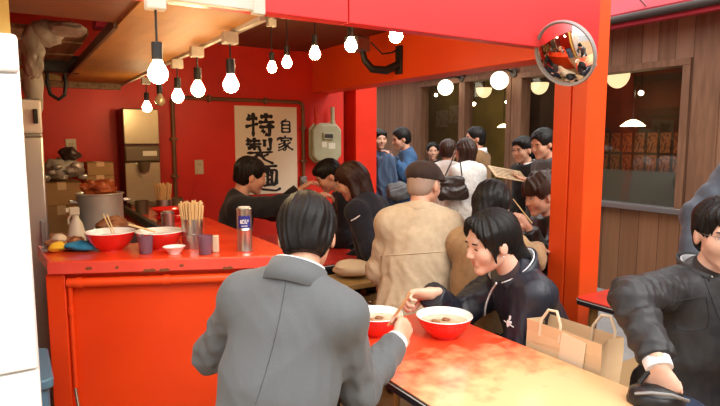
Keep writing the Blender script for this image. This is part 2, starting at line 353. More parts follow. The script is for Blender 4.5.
def polygonise(groups, vox, kg=.008):
    lo = np.min([p.ext()[0] for g in groups for p in g.p if not p.sub], 0)-3*vox-.012; hi = np.max([p.ext()[1] for g in groups for p in g.p if not p.sub], 0)+3*vox+.012
    B = 10; n = np.ceil((hi-lo)/vox/B).astype(int)*B+1
    V = np.full(n, 1., np.float32); nb = (n-1)//B
    I = np.stack(np.meshgrid(*[np.arange(x) for x in nb], indexing='ij'), -1).reshape(-1, 3)
    Cn = lo+(I*B+B/2)*vox; Rb = B*vox*.5*1.7321+.012
    D = [np.stack([(p.d(Cn) if not p.sub else np.full(len(Cn), 9.)) for p in g.p], 1) for g in groups]
    mn = np.min([d.min(1) for d in D], 0)
    for bi in np.nonzero(mn < Rb*1.25)[0]:
        i0 = I[bi]*B; ax = [lo[t]+(i0[t]+np.arange(B+1))*vox for t in range(3)]
        P = np.stack(np.meshgrid(*ax, indexing='ij'), -1).reshape(-1, 3); f = None
        for g, d in zip(groups, D):
            dm = d[bi]; idx = dm < max(mn[bi], 0)+2.4*Rb+.03
            if not idx.any(): continue
            q = g.d(P, idx)
            if f is None: f = q
            else: h = np.clip(.5+.5*(f-q)/kg, 0, 1); f = f+(q-f)*h-kg*h*(1-h)
        if f is None: continue
        V[i0[0]:i0[0]+B+1, i0[1]:i0[1]+B+1, i0[2]:i0[2]+B+1] = f.reshape(B+1, B+1, B+1)
    S = V < 0; c = S[:-1, :-1, :-1].astype(np.int8)
    cnt = sum(S[a:n[0]-1+a, b:n[1]-1+b, e:n[2]-1+e].astype(np.int8) for a in (0, 1) for b in (0, 1) for e in (0, 1))
    cell = np.argwhere((cnt > 0) & (cnt < 8)); idm = np.full(n-1, -1, np.int32); idm[tuple(cell.T)] = np.arange(len(cell))
    corners = [(a, b, e) for a in (0, 1) for b in (0, 1) for e in (0, 1)]
    val = np.stack([V[cell[:, 0]+a, cell[:, 1]+b, cell[:, 2]+e] for a, b, e in corners], 1)
    acc = np.zeros((len(cell), 3)); num = np.zeros(len(cell))
    for i, ca in enumerate(corners):
        for j, cb in enumerate(corners):
            if j <= i or sum(abs(x-y) for x, y in zip(ca, cb)) != 1: continue
            va, vb = val[:, i], val[:, j]; m = (va < 0) != (vb < 0)
            t = np.where(m, va/np.where(m, va-vb, 1), 0)[:, None]
            acc += np.where(m[:, None], np.array(ca)+t*(np.array(cb)-np.array(ca)), 0); num += m
    verts = lo+(cell+acc/num[:, None])*vox; faces = []
    for axn in range(3):
        o = [t for t in range(3) if t != axn]
        sl0 = [slice(1, -1)]*3; sl0[axn] = slice(0, -1); sl1 = [slice(1, -1)]*3; sl1[axn] = slice(1, None)
        A, Bv = S[tuple(sl0)], S[tuple(sl1)]; e = np.argwhere(A != Bv)
        if not len(e): continue
        flip = A[tuple(e.T)]; e = e.copy(); e[:, o[0]] += 1; e[:, o[1]] += 1
        q = []
        for da, db in ((0, 0), (-1, 0), (-1, -1), (0, -1)):
            x = e.copy(); x[:, o[0]] += da; x[:, o[1]] += db; q.append(idm[tuple(x.T)])
        q = np.stack(q, 1); fl = flip if axn != 1 else ~flip
        q = np.where(fl[:, None], q, q[:, ::-1]); faces.append(q)
    return verts, np.concatenate(faces)
def sdf_obj(name, groups, vox, mats, parent, base, paint=(), kg=.008):
    v, f = polygonise(groups, vox, kg)
    me = bpy.data.meshes.new(name); me.vertices.add(len(v)); me.vertices.foreach_set('co', (v-np.array(base)).astype(np.float32).ravel())
    me.loops.add(4*len(f)); me.loops.foreach_set('vertex_index', f.astype(np.int32).ravel())
    me.polygons.add(len(f)); me.polygons.foreach_set('loop_start', np.arange(0, 4*len(f), 4, dtype=np.int32))
    me.polygons.foreach_set('use_smooth', np.ones(len(f), bool))
    for m in (mats if isinstance(mats, (list, tuple)) else [mats]): me.materials.append(m)
    if paint:
        c = v[f].mean(1); mi = np.zeros(len(f), np.int32)
        for g, i in paint: mi[(g(c) if callable(g) else Grp(g).d(c)) < 0] = i
        me.polygons.foreach_set('material_index', mi)
    me.update(); me.validate()
    o = bpy.data.objects.new(name, me); COL.objects.link(o)
    if parent: o.parent = parent
    return o
# ------------------------------------------------------------------ people
SKIN = mat('skin', (.66, .36, .24), .45, sub=.12, noise=(25, (.60, .31, .20), .4, .7))
SKIN_PALE = mat('pale_skin', (.74, .46, .34), .45, sub=.12, noise=(25, (.68, .40, .29), .4, .7))
LIP = mat('lips', (.55, .22, .17), .4)
HAIR = mat('black_hair', (.009, .0075, .007), .45, spec=.24, bump=((260, 260, 24), .35, .003))
HAIR_BR = mat('dark_brown_hair', (.035, .015, .009), .45, spec=.4, bump=((260, 260, 24), .35, .003))
EYEW = mat('eye_white', (.72, .70, .67), .2); IRIS = mat('dark_iris', (.012, .008, .006), .1)
SHIRT = mat('white_shirt', (.78, .78, .80), .8)
def cloth(name, c, rough=.85, c2=None, sc=40, bump=((90, 90, 90), .2, .002), sheen=.1, spec=.25):
    return mat(name, c, rough, spec=spec, noise=(sc, c2 or tuple(x*.8 for x in c), .38, .68), bump=bump, sheen=sheen)
TROUSER = cloth('dark_trousers', (.03, .03, .035)); JEANS = cloth('blue_jeans', (.045, .07, .13), c2=(.025, .04, .08)); SHOE = mat('dark_shoes', (.02, .018, .017), .4)

def head_frame(yaw, pitch=0, roll=0):
    f = np.array([math.cos(yaw), math.sin(yaw), 0]); r = np.array([math.sin(yaw), -math.cos(yaw), 0]); u = np.array([0, 0, 1.])
    f2 = f*math.cos(pitch)-u*math.sin(pitch); u2 = u*math.cos(pitch)+f*math.sin(pitch)      # pitch > 0 looks down
    r3 = r*math.cos(roll)+u2*math.sin(roll); u3 = u2*math.cos(roll)-r*math.sin(roll)
    return np.stack([r3, f2, u3], 1)
def head_prims(H, A, s, k=1.0):
    L = lambda x, y, z: H+A@(np.array([x, y, z])*s)
    E = lambda c, r, k=.02, sub=False: ell(L(*c), np.array(r)*s, A, k*s, sub)
    C = lambda a, b, ra, rb=None, k=.015: cone(L(*a), L(*b), ra*s, (ra if rb is None else rb)*s, k*s)
    P = [E((0, -.012, .03), (.077, .097, .086)), E((0, .024, -.032), (.061, .064, .078), .025),
         C((-.043, .0, -.058), (-.009, .064, -.099), .017, .016, .025), C((.043, .0, -.058), (.009, .064, -.099), .017, .016, .025),
         E((0, .070, -.1), (.017, .014, .014), .015), E((-.036, .058, -.03), (.027, .027, .027), .03), E((.036, .058, -.03), (.027, .027, .027), .03),
         C((-.034, .072, .02), (.034, .072, .02), .014, None, .02),
         C((0, .086, .004), (0, .104, -.03), .007, .0105, .012), E((-.011, .096, -.035), (.008, .010, .008), .006), E((.011, .096, -.035), (.008, .010, .008), .006),
         C((-.018, .083, -.060), (.018, .083, -.060), .0075, None, .008), C((-.015, .081, -.071), (.015, .081, -.071), .0085, None, .008)]
    for sx in (-1, 1):
        P.append(E((sx*.078, -.008, -.012), (.010, .019, .031), .01)); P.append(E((sx*.031, .098, .001), (.016, .014, .009), .012, True))
    return P, L
def lips_test(L, s):
    return [cone(L(-.014, .089, -.0615), L(.014, .089, -.0615), .0052*s, k=.004), cone(L(-.010, .087, -.0695), L(.010, .087, -.0695), .0055*s, k=.004)]
def hair_groups(style, H, A, s, seed=1):
    L = lambda x, y, z: H+A@(np.array([x, y, z])*s)
    E = lambda c, r, k=.02, sub=False: ell(L(*c), np.array(r)*s, A, k*s, sub)
    C = lambda a, b, ra, rb=None, k=.03: cone(L(*a), L(*b), ra*s, (ra if rb is None else rb)*s, k*s)
    fr = sines(seed, 70/s); fq = sines(seed+9, 22/s)
    def strands(P):
        Q = (P-H)@A/s; az = np.arctan2(Q[:, 0], -Q[:, 1]+.02); hh = Q[:, 2]
        w = 2.2*np.sin(hh*24+seed+2*az)+1.5*np.sin(az*4+seed); return .45*np.sin(az*41+w*1.3)+.55*np.sin(az*23+w+hh*14)+.5*fq(P)
    mask = [E((0, .112, -.036), (.084, .080, .112), .010, True), E((-.092, .012, -.048), (.036, .044, .052), .012, True), E((.092, .012, -.048), (.036, .044, .052), .012, True)]
    cap = [E((0, -.016, .036), (.091, .110, .098))]
    cuts = []
    if style == 'short': P = cap+[E((0, -.055, -.03), (.074, .062, .062), .03)]; cuts = [(L(0, -.05, -.076), -A[:, 2]*.9+A[:, 1]*-.25)]; amp = .0045
    elif style == 'short_fringe': P = cap+[E((0, -.055, -.03), (.074, .062, .062), .03), C((-.045, .058, .074), (.045, .062, .070), .024, .024)]; cuts = [(L(0, -.05, -.085), -A[:, 2])]; amp = .005; mask[0] = E((0, .118, -.044), (.090, .084, .106), .01, True); mask[1] = E((-.094, .022, -.040), (.040, .056, .056), .012, True); mask[2] = E((.094, .022, -.040), (.040, .056, .056), .012, True)
    elif style == 'nape': P = [E((0, -.016, .03), (.0795, .0985, .0885)), E((0, -.055, -.03), (.06, .05, .05), .03)]; cuts = [(L(0, -.05, -.075), -A[:, 2]*.9-A[:, 1]*.2)]; amp = .0015
    elif style == 'curly': P = [E((0, -.016, .045), (.105, .122, .108)), E((0, -.06, -.02), (.09, .07, .07), .03)]; cuts = [(L(0, -.05, -.09), -A[:, 2])]; amp = .011; mask[0] = E((0, .125, -.062), (.078, .082, .10), .01, True)
    elif style == 'bob': P = cap+[C((-.07, -.02, .02), (-.075, -.005, -.11), .036, .03), C((.07, -.02, .02), (.075, -.005, -.11), .036, .03), C((0, -.07, 0), (0, -.06, -.11), .065, .06)]; amp = .005; mask = [E((0, .112, -.065), (.072, .082, .125), .012, True)]; cuts = [(L(0, 0, -.15), -A[:, 2])]
    elif style == 'long': P = cap+[C((-.068, -.03, .02), (-.07, -.03, -.22), .036, .026), C((.068, -.03, .02), (.07, -.03, -.22), .036, .026), C((0, -.075, 0), (0, -.085, -.26), .066, .06)]; amp = .005; mask = [E((0, .112, -.065), (.07, .082, .125), .012, True)]
    elif style == 'tied':      # loose side hair, gathered low behind the neck
        P = cap+[C((0, -.07, 0), (-.01, -.105, -.09), .06, .04), C((-.01, -.105, -.09), (-.02, -.10, -.17), .038, .028), C((-.02, -.10, -.17), (-.03, -.115, -.25), .026, .012),
                 C((-.074, .030, .05), (-.076, .030, -.06), .010, .004), C((.074, .030, .05), (.076, .028, -.06), .010, .004),
                 C((-.01, .070, .098), (-.068, .060, .045), .016, .012), C((.01, .072, .098), (.068, .058, .045), .016, .012)]
        mask = [E((0, .114, -.030), (.080, .080, .114), .012, True), E((-.095, .0, -.05), (.026, .022, .034), .01, True), E((.095, .0, -.05), (.026, .022, .034), .01, True)]; amp = .0035
    return [Grp(P+mask, cuts, (amp*s, strands if style != 'curly' else sines(seed, 45/s)), hairy=True)]
def hand_prims(w, h, n, side, curl=(.5, .55, .6, .65), thumb=.5, s=1.0, spread=.0):
    """w wrist, h towards the fingers, n palm normal (side the fingers close to); side +1: thumb on +(n x h)"""
    h = unit(h); n = unit(np.array(n)-h*np.dot(n, h)); t = np.cross(h, n)*side; w = np.array(w)
    P = [cone(w-h*.03*s, w+h*.02*s, .024*s, .025*s, .01, n, .75), ell(w+h*.05*s, np.array([.041, .046, .017])*s, np.stack([t, h, n], 1), .015)]
    lens = (.068, .076, .071, .055)
    for i in range(4):
        off = (.030-.020*i)*s; p = w+h*(.083-.004*abs(i-1)-.006*(i == 3))*s+t*off; a = 0; d = h+t*spread*(1.5-i)*.3; d = unit(d)
        c = curl[i] if not np.isscalar(curl) else curl; r = (.0088-.0006*(i == 3))*s
        P.append(cone(w+h*.05*s+t*off*.9, p, r*1.1, r*1.05, .010))
        for j, (fr_, ca) in enumerate(((.45, c*.9), (.31, c*1.25), (.24, c*.8))):
            a += ca; q = p+(d*math.cos(a)+n*math.sin(a))*lens[i]*fr_*s*1.05
            P.append(cone(p, q, r*(1-.07*j), r*(1-.07*(j+1)), .004)); p = q
    p = w+h*.022*s+t*.030*s; d = unit(h*.62+t*.75+n*.25)
    P.append(cone(w+h*.015*s+t*.012*s, p+d*.018*s, .017*s, .013*s, .012)); p = p+d*.018*s
    for j, L in enumerate((.032, .026)):
        d = unit(d*(1-thumb*.5)+(h*.55+n*.75-t*.15)*thumb*.5*(1+j*.4)); q = p+d*L*s; P.append(cone(p, q, (.0108-.001*j)*s, (.0100-.0015*j)*s, .005)); p = q
    return P
def two_bone(S, T, l1, l2, pole):
    S = np.array(S, float); T = np.array(T, float); d = T-S; L = np.linalg.norm(d)
    if L > (l1+l2)*.995: T = S+d/L*(l1+l2)*.995; d = T-S; L = np.linalg.norm(d)
    if L < abs(l1-l2)*1.05+.02: L = abs(l1-l2)*1.05+.02
    x = (l1*l1-l2*l2+L*L)/(2*L); y = math.sqrt(max(l1*l1-x*x, 1e-6)); u = unit(d); p = np.array(pole, float); p = p-u*(p@u); p = unit(p)
    return S+u*x+p*y, T

def person(label, head, yaw, hyaw=None, pitch=0, roll=0, lean=0, sit=True, s=1.0, hair='short', hairm=None, skin=None, top=None, topname='jacket', legm=None, group=None,
           side_lean=0, R=None, Lh=None, vox=.009, hvox=None, bulk=0.0, fold=(.004, 16), collar=None, shirt=None, eyes=True, eyevis=None, hemdrop=.0, knees=(0, 0), seed=1, hands=None, loose=0, shoulder_w=.146, legdir=None, neckfwd=.03, seat=True, cufflen=.0, kgs=.022, headvox=None, footz=0.0):
    """head: centre of the head in the place; yaw: heading of the chest; R, Lh: dict(w wrist, h finger direction, n palm normal, pole, curl, thumb)"""
    H = np.array(head, float); yaw = math.radians(yaw); hyaw = yaw if hyaw is None else math.radians(hyaw)
    A = head_frame(hyaw, math.radians(pitch), math.radians(roll)); F = np.array([math.cos(yaw), math.sin(yaw), 0]); Rt = np.array([math.sin(yaw), -math.cos(yaw), 0]); U = np.array([0, 0, 1.])
    ln = math.radians(lean); sl = math.radians(side_lean); ax = unit(U*math.cos(ln)+F*math.sin(ln)+Rt*math.sin(sl))
    fwd = unit(F-ax*(F@ax)); rt = np.cross(fwd, ax)
    neck = H-A[:, 2]*.105*s-A[:, 1]*.018*s-ax*.040*s-fwd*neckfwd*s
    pel = neck-ax*.50*s
    if not sit: pel = neck-ax*(.50*s)
    base = np.array([pel[0], pel[1], footz])
    root = thing('person', label, 'person', tuple(base), 0, group)
    skin = skin or SKIN; hairm = hairm or HAIR; top = top or TROUSER; legm = legm or TROUSER
    hv = hvox or vox*.7
    # joints
    sh = {1: neck-ax*.070*s+rt*shoulder_w*s, -1: neck-ax*.070*s-rt*shoulder_w*s}
    arms = {}
    for sd, spec in ((1, R), (-1, Lh)):
        if spec is None:
            w = sh[sd]+(fwd*.30-ax*.34+(-rt*sd)*.05)*s if sit else sh[sd]+(-U*.52+rt*sd*.06+fwd*.05)*s
            spec = dict(w=w, pole=rt*sd*.6-fwd*.3-U)
        w = np.array(spec['w'], float); el, w = two_bone(sh[sd], w, .275*s, .245*s, spec.get('pole', rt*sd*.6-U))
        hd = spec.get('h', w-el); n = spec.get('n', -U if abs(unit(hd)[2]) < .8 else -rt*sd)
        arms[sd] = (el, w, unit(hd), n, spec)
    legs = {}
    LF = F if legdir is None else np.array([math.cos(math.radians(legdir)), math.sin(math.radians(legdir)), 0]); LR = np.array([LF[1], -LF[0], 0])
    for sd in (1, -1):
        hip = pel+LR*sd*.085*s
        if sit:
            kz = min(pel[2], .50) if pel[2] > .4 else pel[2]+.05
            kn = hip+LF*.41*s+LR*sd*(.05+knees[0 if sd > 0 else 1]); kn[2] = kz; an = kn-LF*.04; an[2] = footz+.075
        else:
            an = hip+LR*sd*.02+LF*(.05*sd); an[2] = footz+.075; kn = (hip+an)/2+LF*.03
        legs[sd] = (hip, kn, an)
    hp, L = head_prims(H, A, s)
    nk = [cone(L(0, -.034, -.06), neck-ax*.02*s, .047*s, .055*s, .014)]
    torso = [cone(neck-ax*.16*s, neck-ax*.28*s, .138*s, .136*s, .05, fwd, .70), cone(neck-ax*.30*s, pel, .132*s, .145*s, .05, fwd, .72),
             cone(sh[1]-ax*.025*s, sh[-1]-ax*.025*s, .050*s, .050*s, .05), cone(neck-ax*.02*s, sh[1], .046*s, .040*s, .04), cone(neck-ax*.02*s, sh[-1], .046*s, .040*s, .04)]
    if bulk: torso = [p.grow(bulk) for p in torso]
    arm = {sd: [cone(sh[sd], arms[sd][0], .05*s, .041*s, .03), cone(arms[sd][0], arms[sd][1], .041*s, .027*s, .02)] for sd in (1, -1)}
    leg = {sd: [cone(legs[sd][0], legs[sd][1], .084*s, .056*s, .04), cone(legs[sd][1], legs[sd][2], .055*s, .038*s, .03)] for sd in (1, -1)}
    hnd = {sd: hand_prims(arms[sd][1], arms[sd][2], arms[sd][3], arms[sd][4].get('side', -sd), arms[sd][4].get('curl', .45), arms[sd][4].get('thumb', .4), s*arms[sd][4].get('size', 1.0)) for sd in (1, -1)}
    body = hp+nk+[p.grow(-.012) for p in torso+arm[1][:1]+arm[-1][:1]+leg[1]+leg[-1]]+[p.grow(-.003) for p in arm[1][1:]+arm[-1][1:]]
    subs = [p for p in body if p.sub]; body = [p for p in body if not p.sub]
    groups = [Grp(body+hnd[1]+hnd[-1]+subs)]
    paint = [(lips_test(L, s), 1)]
    sdf_obj('body', groups, hv, [skin, LIP], root, base, paint)
    # hair
    if hair: sdf_obj('hair', hair_groups(hair, H, A, s, seed), hv, hairm, root, base)
    # eyes
    if eyes:
        for sx in (-1, 1):
            c = Vector(L(sx*.031, .0795, .0)); Rm = Matrix([[A[i][j] for j in range(3)] for i in range(3)])
            if eyes == 'open':
                e = MB().sphere(Vector((0, 0, 0)), (.0125*s, .010*s, .0062*s), 14, 0, Rm).build('eye', EYEW, root, loc=c-Vector(base))
                MB().sphere(Vector(A[:, 1])*.0062*s, (.0056*s, .0048*s, .0052*s), 10, 0, Rm).build('iris', IRIS, e)
            lid = MB().tube([Vector(L(sx*(.031+dx), .0895-abs(dx)*.32-(.002 if sx*dx > 0 else 0), .0045-dx*dx*20-(0 if eyes == 'open' else .006))) - Vector(base) for dx in (-.014, -.007, 0, .007, .014)], [.0008*s, .0017*s, .002*s, .0018*s, .0008*s], 6)
            lid.build('eyelash', IRIS, root)
            MB().tube([Vector(L(sx*(.032+dx), .0935-abs(dx-.0)*.28-(dx > 0)*dx*.35, .0205-abs(dx)*.10)) - Vector(base) for dx in (-.018, -.008, .004, .018)], [.0018*s, .0034*s, .0032*s, .0015*s], 6).build('eyebrow', hairm, root)
    # garments
    g = .012+loose
    hem = pel-ax*(.06+hemdrop)*s
    tp = [p.grow(g) for p in torso]
    tp[2] = cone(sh[1]-ax*.02*s-rt*.01*s, sh[-1]-ax*.02*s+rt*.01*s, .050*s+g*.8, .050*s+g*.8, .05)
    if hemdrop: tp.append(cone(pel, pel-ax*(hemdrop+.05)*s, .155*s+g+bulk, .165*s+g+bulk, .05, fwd, .84))
    nz = sines(seed+3, fold[1]*2.6, (1, 1, .45)); cN = np.array(neck)
    gs = [Grp(tp, [(neck+ax*.03*s+fwd*.0, ax*.92+fwd*.38), (hem, -ax)], (fold[0], lambda P: nz(P)*np.clip(.25+((cN-P)@ax)*2.4, .2, 1)))]
    for sd in (1, -1):
        el, w, hd = arms[sd][0], arms[sd][1], arms[sd][2]; fd = unit(w-el); ud = unit(el-sh[sd])
        ez = np.array(el); q = sines(seed+11+sd, fold[1]*3.2)
        def slv(P, ez=ez, fd=fd, ud=ud, q=q, s0=np.array(sh[sd])):
            t = (P-ez)@fd; t2 = (P-ez)@ud; rg = np.sin(np.where(t > 0, t, -t2)*95+2.2*q(P)); e = np.exp(-((P-ez)**2).sum(1)/.012)
            return q(P)*(.9+.5*e)+rg*(.08+.45*e)-.3
        gs.append(Grp([cone(sh[sd]-rt*sd*.012*s, el, .049*s+g, .042*s+g, .03), cone(el, w+fd*.03, .042*s+g, .033*s+g*.8, .03)], [(w-fd*(.012-cufflen), fd)], (fold[0]*.9, slv)))
    if top is not None: jko = sdf_obj(topname, gs, vox, top, root, base, kg=kgs)
    tg = [Grp([p.grow(.012) for p in leg[sd]]+[cone(pel-LR*.05*s, pel+LR*.05*s, .10*s, .10*s, .05)], [(legs[sd][2]+U*.0, -U)], (.004, sines(seed+5, 18))) for sd in (1, -1)]
    sdf_obj('trousers', tg, max(vox, .010), legm, root, base, kg=.03)
    for sd in (1, -1):
        an = legs[sd][2]
        sdf_obj('shoe', [Grp([cone(an-U*.03-LF*.03, an-U*.035+LF*.13, .042, .036, .02), cone(an, an-U*.03, .045, .044, .02)], [(np.array([0, 0, footz+.002]), -U)])], .012, SHOE, root, base)
    info = dict(root=root, base=Vector(base), L=L, A=A, neck=neck, ax=ax, fwd=fwd, rt=rt, pel=pel, arms=arms, sh=sh, s=s, legs=legs, H=H, jacket=jko)
    return info
def ring_collar(info, name, m, r0=.075, r1=.07, h=.05, open_deg=50, thick=.006, dz=-.02, tilt=.35, back=0.0, flare=0):
    """a standing band round the neck, open at the front by open_deg on each side"""
    nk, ax, fwd, rt, s = info['neck'], info['ax'], info['fwd'], info['rt'], info['s']; n = 28; mb = MB(); vs_ = []
    for t in (0, .5, 1):
        for k in range(n+1):
            a = math.radians(open_deg)+(2*math.pi-2*math.radians(open_deg))*k/n
            fa = (1-math.cos(a))/2                            # 1 at the back
            r = (r0+(r1-r0)*t+flare*t*t)*s
            p = nk+(fwd*math.cos(a)*1.0-rt*math.sin(a)*1.08)*r+ax*((dz+h*t)*s+tilt*.10*s*(fa-.5))-fwd*back*s
            vs_.append(Vector(p)-info['base'])
    fs = [(i*(n+1)+k, i*(n+1)+k+1, (i+1)*(n+1)+k+1, (i+1)*(n+1)+k) for i in range(2) for k in range(n)]
    mb.add(vs_, fs); o = mb.build(name, m, info['jacket']); sm = o.modifiers.new('thickness', 'SOLIDIFY'); sm.thickness = thick; sm.offset = 1
    return o
# ================================================================== THE SETTING
struct('floor', MB().bb(-9, 14, -9, 14, -.12, 0), M['grey_floor'])
struct('floor_tan', MB().bb(-3, 4.4, -4, 2.15, -.05, .004).bb(-.6, 2.6, 2.15, 4.7, -.05, .004), M['tan_floor'])
struct('wall_back', MB().bb(-.75, 2.75, 4.70, 4.85, 0, 2.60), M['red_wall'])
struct('wall_left', MB().bb(-.75, -.62, 1.90, 4.70, 0, 2.60), M['red_wall'])
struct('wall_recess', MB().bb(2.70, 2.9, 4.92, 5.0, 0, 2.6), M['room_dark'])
struct('wall_pilaster', MB().bb(2.84, 3.08, 4.62, 4.85, 0, 2.6), M['red_paint'], bevel=.006)
struct('ceiling_boards', MB().bb(.76, 2.75, 1.93, 4.85, 2.29, 2.36), M['dark_ceiling'])
struct('ceiling_plywood', MB().bb(.372, .757, 1.86, 4.70, 1.92, 1.945), M['ply'])
struct('ceiling_void', MB().bb(-.75, .757, 1.90, 4.85, 2.42, 2.48), M['room_dark'])
struct('ceiling_soffit', MB().bb(-.75, .372, 1.86, 2.30, 1.93, 1.96), M['soffit'])
struct('trim_1', MB().bb(.757, .775, 1.86, 4.70, 1.905, 1.945), M['trim_white'])
struct('trim_2', MB().bb(.358, .372, 2.30, 4.70, 1.91, 1.95), M['dark_ceiling'])
struct('trim_3', MB().bb(-.62, .757, 4.655, 4.70, 1.875, 1.925), M['wood_plank'])
struct('trim_4', MB().bb(-.62, .742, 1.775, 1.80, 1.915, 1.965).bb(.70, .742, 1.770, 1.80, 1.905, 1.975), M['trim_white'], bevel=.003)
struct('roof_slab', MB().bb(-.8, 2.8, 1.80, 4.95, 2.72, 2.80), M['dark_ceiling'])
struct('fascia_beam', MB().bb(-.75, 1.075, 1.80, 1.86, 1.92, 2.72).bb(1.078, 2.53, 1.80, 1.86, 1.92, 2.72), M['red_fascia'], bevel=.003)
struct('cross_beam', MB().bb(2.42, 2.60, 2.05, 4.70, 1.925, 2.45), M['orange_paint'], bevel=.004)
struct('support_post', MB().bb(2.53, 2.69, 1.85, 1.945, 0, 3.3).bb(2.53, 2.69, 1.953, 2.06, 0, 3.3).bb(2.545, 2.68, 1.94, 1.96, 0, 3.3), M['orange_paint'], bevel=.005)
struct('yellow_post', MB().bb(-.34, .026, 1.98, 2.1, 0, 1.93), M['yellow_post'])
# --- building across the lane
A0 = 5.005; A1 = 5.13
def ab_at(u, v, a=A0): p = at_a(u, v, a); return p.dot(DB), p.z
wins = [(4.68, 6.40, .77, 2.235), (3.86, 4.56, .80, 2.20), (2.655, 3.70, .875, 2.145)]
mb = MB(); lo = MB(); b_prev = -3.0
for (b0, b1, z0, z1) in sorted(wins):
    mb.bb(A0, A1, b_prev, b0, .86, 2.62); lo.bb(A0, A1, b_prev, b0, 0, .86)
    mb.bb(A0, A1, b0, b1, z1, 2.62); lo.bb(A0, A1, b0, b1, 0, min(z0, .86)); b_prev = b1
    if z0 > .86: mb.bb(A0, A1, b0, b1, .86, z0)
mb.bb(A0, A1, b_prev, 13, .86, 2.62); lo.bb(A0, A1, b_prev, 13, 0, .86)
struct('wall_street', mb, M['street_boards']); struct('wall_street_lower', lo, M['street_low'])
for i, (b0, b1, z0, z1) in enumerate(wins):
    t = .055; f = MB(); f.bb(A0-.03, A1, b0-.012, b0+t, z0, z1+.03).bb(A0-.03, A1, b1-t, b1+.012, z0, z1+.03).bb(A0-.035, A1, b0-.012, b1+.012, z1-.01, z1+.05)
    if i == 0: f.bb(A0-.025, A1, 5.45, 5.56, z0, z1)
    w = struct(f'window_{i+1}', f, M['street_trim'], bevel=.003)
    s_ = MB().bb(A0-.06, A1, b0-.02, b1+.02, z0-.035, z0+.012).build('sill', M['alu'] if i == 2 else M['street_trim'], w, bevel=.002)
    MB().bb(A0+.06, A0+.066, b0+.02, b1-.02, z0, z1).build('pane', M['glass'], w)
    if i == 2: MB().bb(A0+.075, A0+.08, b0+.02, b1-.02, z0, 1.20).build('frosted_film', M['window_film'], w)
struct('trim_5', MB().bb(A0-.022, A0, 4.57, 4.66, .05, 2.30).bb(A0-.022, A0, 6.42, 6.53, .05, 2.30).bb(A0-.022, A0, 2.40, 2.62, .0, 2.62), M['street_trim'], bevel=.003)
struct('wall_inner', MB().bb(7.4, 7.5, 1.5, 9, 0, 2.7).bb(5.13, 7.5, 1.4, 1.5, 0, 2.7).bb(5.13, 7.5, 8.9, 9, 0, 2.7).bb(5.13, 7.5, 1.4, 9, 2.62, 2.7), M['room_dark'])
struct('wall_inner_olive', MB().bb(6.3, 6.36, 5.85, 8.9, 0, 2.6), M['room_olive'])
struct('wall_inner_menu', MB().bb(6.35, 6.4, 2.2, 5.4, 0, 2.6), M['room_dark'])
g_ = MB()
g_.prism([(4.72, 2.50), (4.80, 2.50), (6.2, 3.45), (6.2, 3.52), (4.72, 2.62)], 0, 1)
g_.v = [(x, -3+z*16, y) for x, y, z in g_.v]
struct('street_awning', g_, M['awning'])
struct('wall_neighbour', MB().bb(-4, 2.9, 5.3, 13, 0, 3.6), M['street_low'])
struct('wall_opposite', MB().bb(-7, 9, -4.2, -4.0, 0, 3.4), M['street_boards'])
struct('gutter', MB().tube([(4.70, -3, 2.565), (4.70, 13, 2.565)], .035, 12), M['gutter'])
struct('awning_rail', MB().tube([(4.62, -3, 2.74), (4.62, 3.15, 2.74)], .012, 8).tube([(4.62, 2.95, 2.72), (4.9, 2.95, 2.60)], .008, 8).tube([(4.62, 2.6, 2.72), (4.9, 2.6, 2.60)], .008, 8), M['alu'])

# ================================================================== FURNITURE
# --- counter: long side along b, angled return facing the lane
cnt = thing('counter', 'long red lacquered eating counter with a worn chipped front edge and red front panel', 'counter', W(0, 0, 0), TH)
P0, P1, P2, P3, P4, P5 = (.086, 3.02), (.109, 2.588), (1.06, 2.167), (1.06, 4.66), (.687, 4.66), (.687, 2.77)
top_ = MB().prism([P0, P1, P2, P3, P4, P5], .945, 1.0).build('worktop', M['counter_top'], cnt, bevel=.006)
fd = Vector((P2[0]-P1[0], P2[1]-P1[1], 0)).normalized(); fnrm = Vector((fd.y, -fd.x, 0))        # outward = towards the lane
def front(t, off, z): p = Vector((P1[0], P1[1], 0))+fd*t-fnrm*off; return Vector((p.x, p.y, z))
FL = math.hypot(P2[0]-P1[0], P2[1]-P1[1]); Rf = Matrix((fd, -fnrm, Vector((0, 0, 1)))).transposed()
MB().box(front(FL/2, -.004, .973), (FL+.004, .009, .05), Rf).build('front_edge', M['counter_edge'], cnt, bevel=.003)
rc = random.Random(5); ch = MB()
for t, w_ in ((.16, .03), (.40, .06), (.46, .05), (.53, .02), (.72, .05), (.27, .015)):
    z0 = .951+(.016 if w_ < .04 else .0); pts = [(t-w_/2, z0), (t-w_*.2, z0-.004), (t+w_*.3, z0-.002), (t+w_/2, z0+.003), (t+w_*.2, z0+.011), (t-w_*.1, z0+.007), (t-w_*.3, z0+.010)]
    ch = MB(); ch.add([front(p, -.0092, z) for p, z in pts]+[front(p, -.008, z) for p, z in pts], [tuple(range(7)), tuple(range(13, 6, -1))]+[(i, 7+i, 7+(i+1) % 7, (i+1) % 7) for i in range(7)]); ch.build('chipped_paint', M['chip'], cnt)
MB().box(front(FL/2+.02, .05, .47), (FL-.06, .025, .95), Rf).build('front_panel', M['counter_front'], cnt)
MB().box(front(.020, .045, .47), (.075, .07, .95), Rf).build('support_leg', M['counter_front'], cnt, bevel=.004)
MB().bb(1.0, 1.03, 2.25, 4.6, 0, .945).build('side_panel', M['counter_front'], cnt)
MB().bb(.70, .725, 2.8, 4.6, 0, .945).build('inner_panel', M['red_wall'], cnt)
pp = MB().tube([front(.065, .018, .905), front(FL-.05, .018, .905)], .020, 14)
for t in (.10, .45): pp.tube([front(t, .018, .905), front(t+.025, .018, .905)], .024, 14)
pp.build('pipe', M['orange_paint'], cnt)
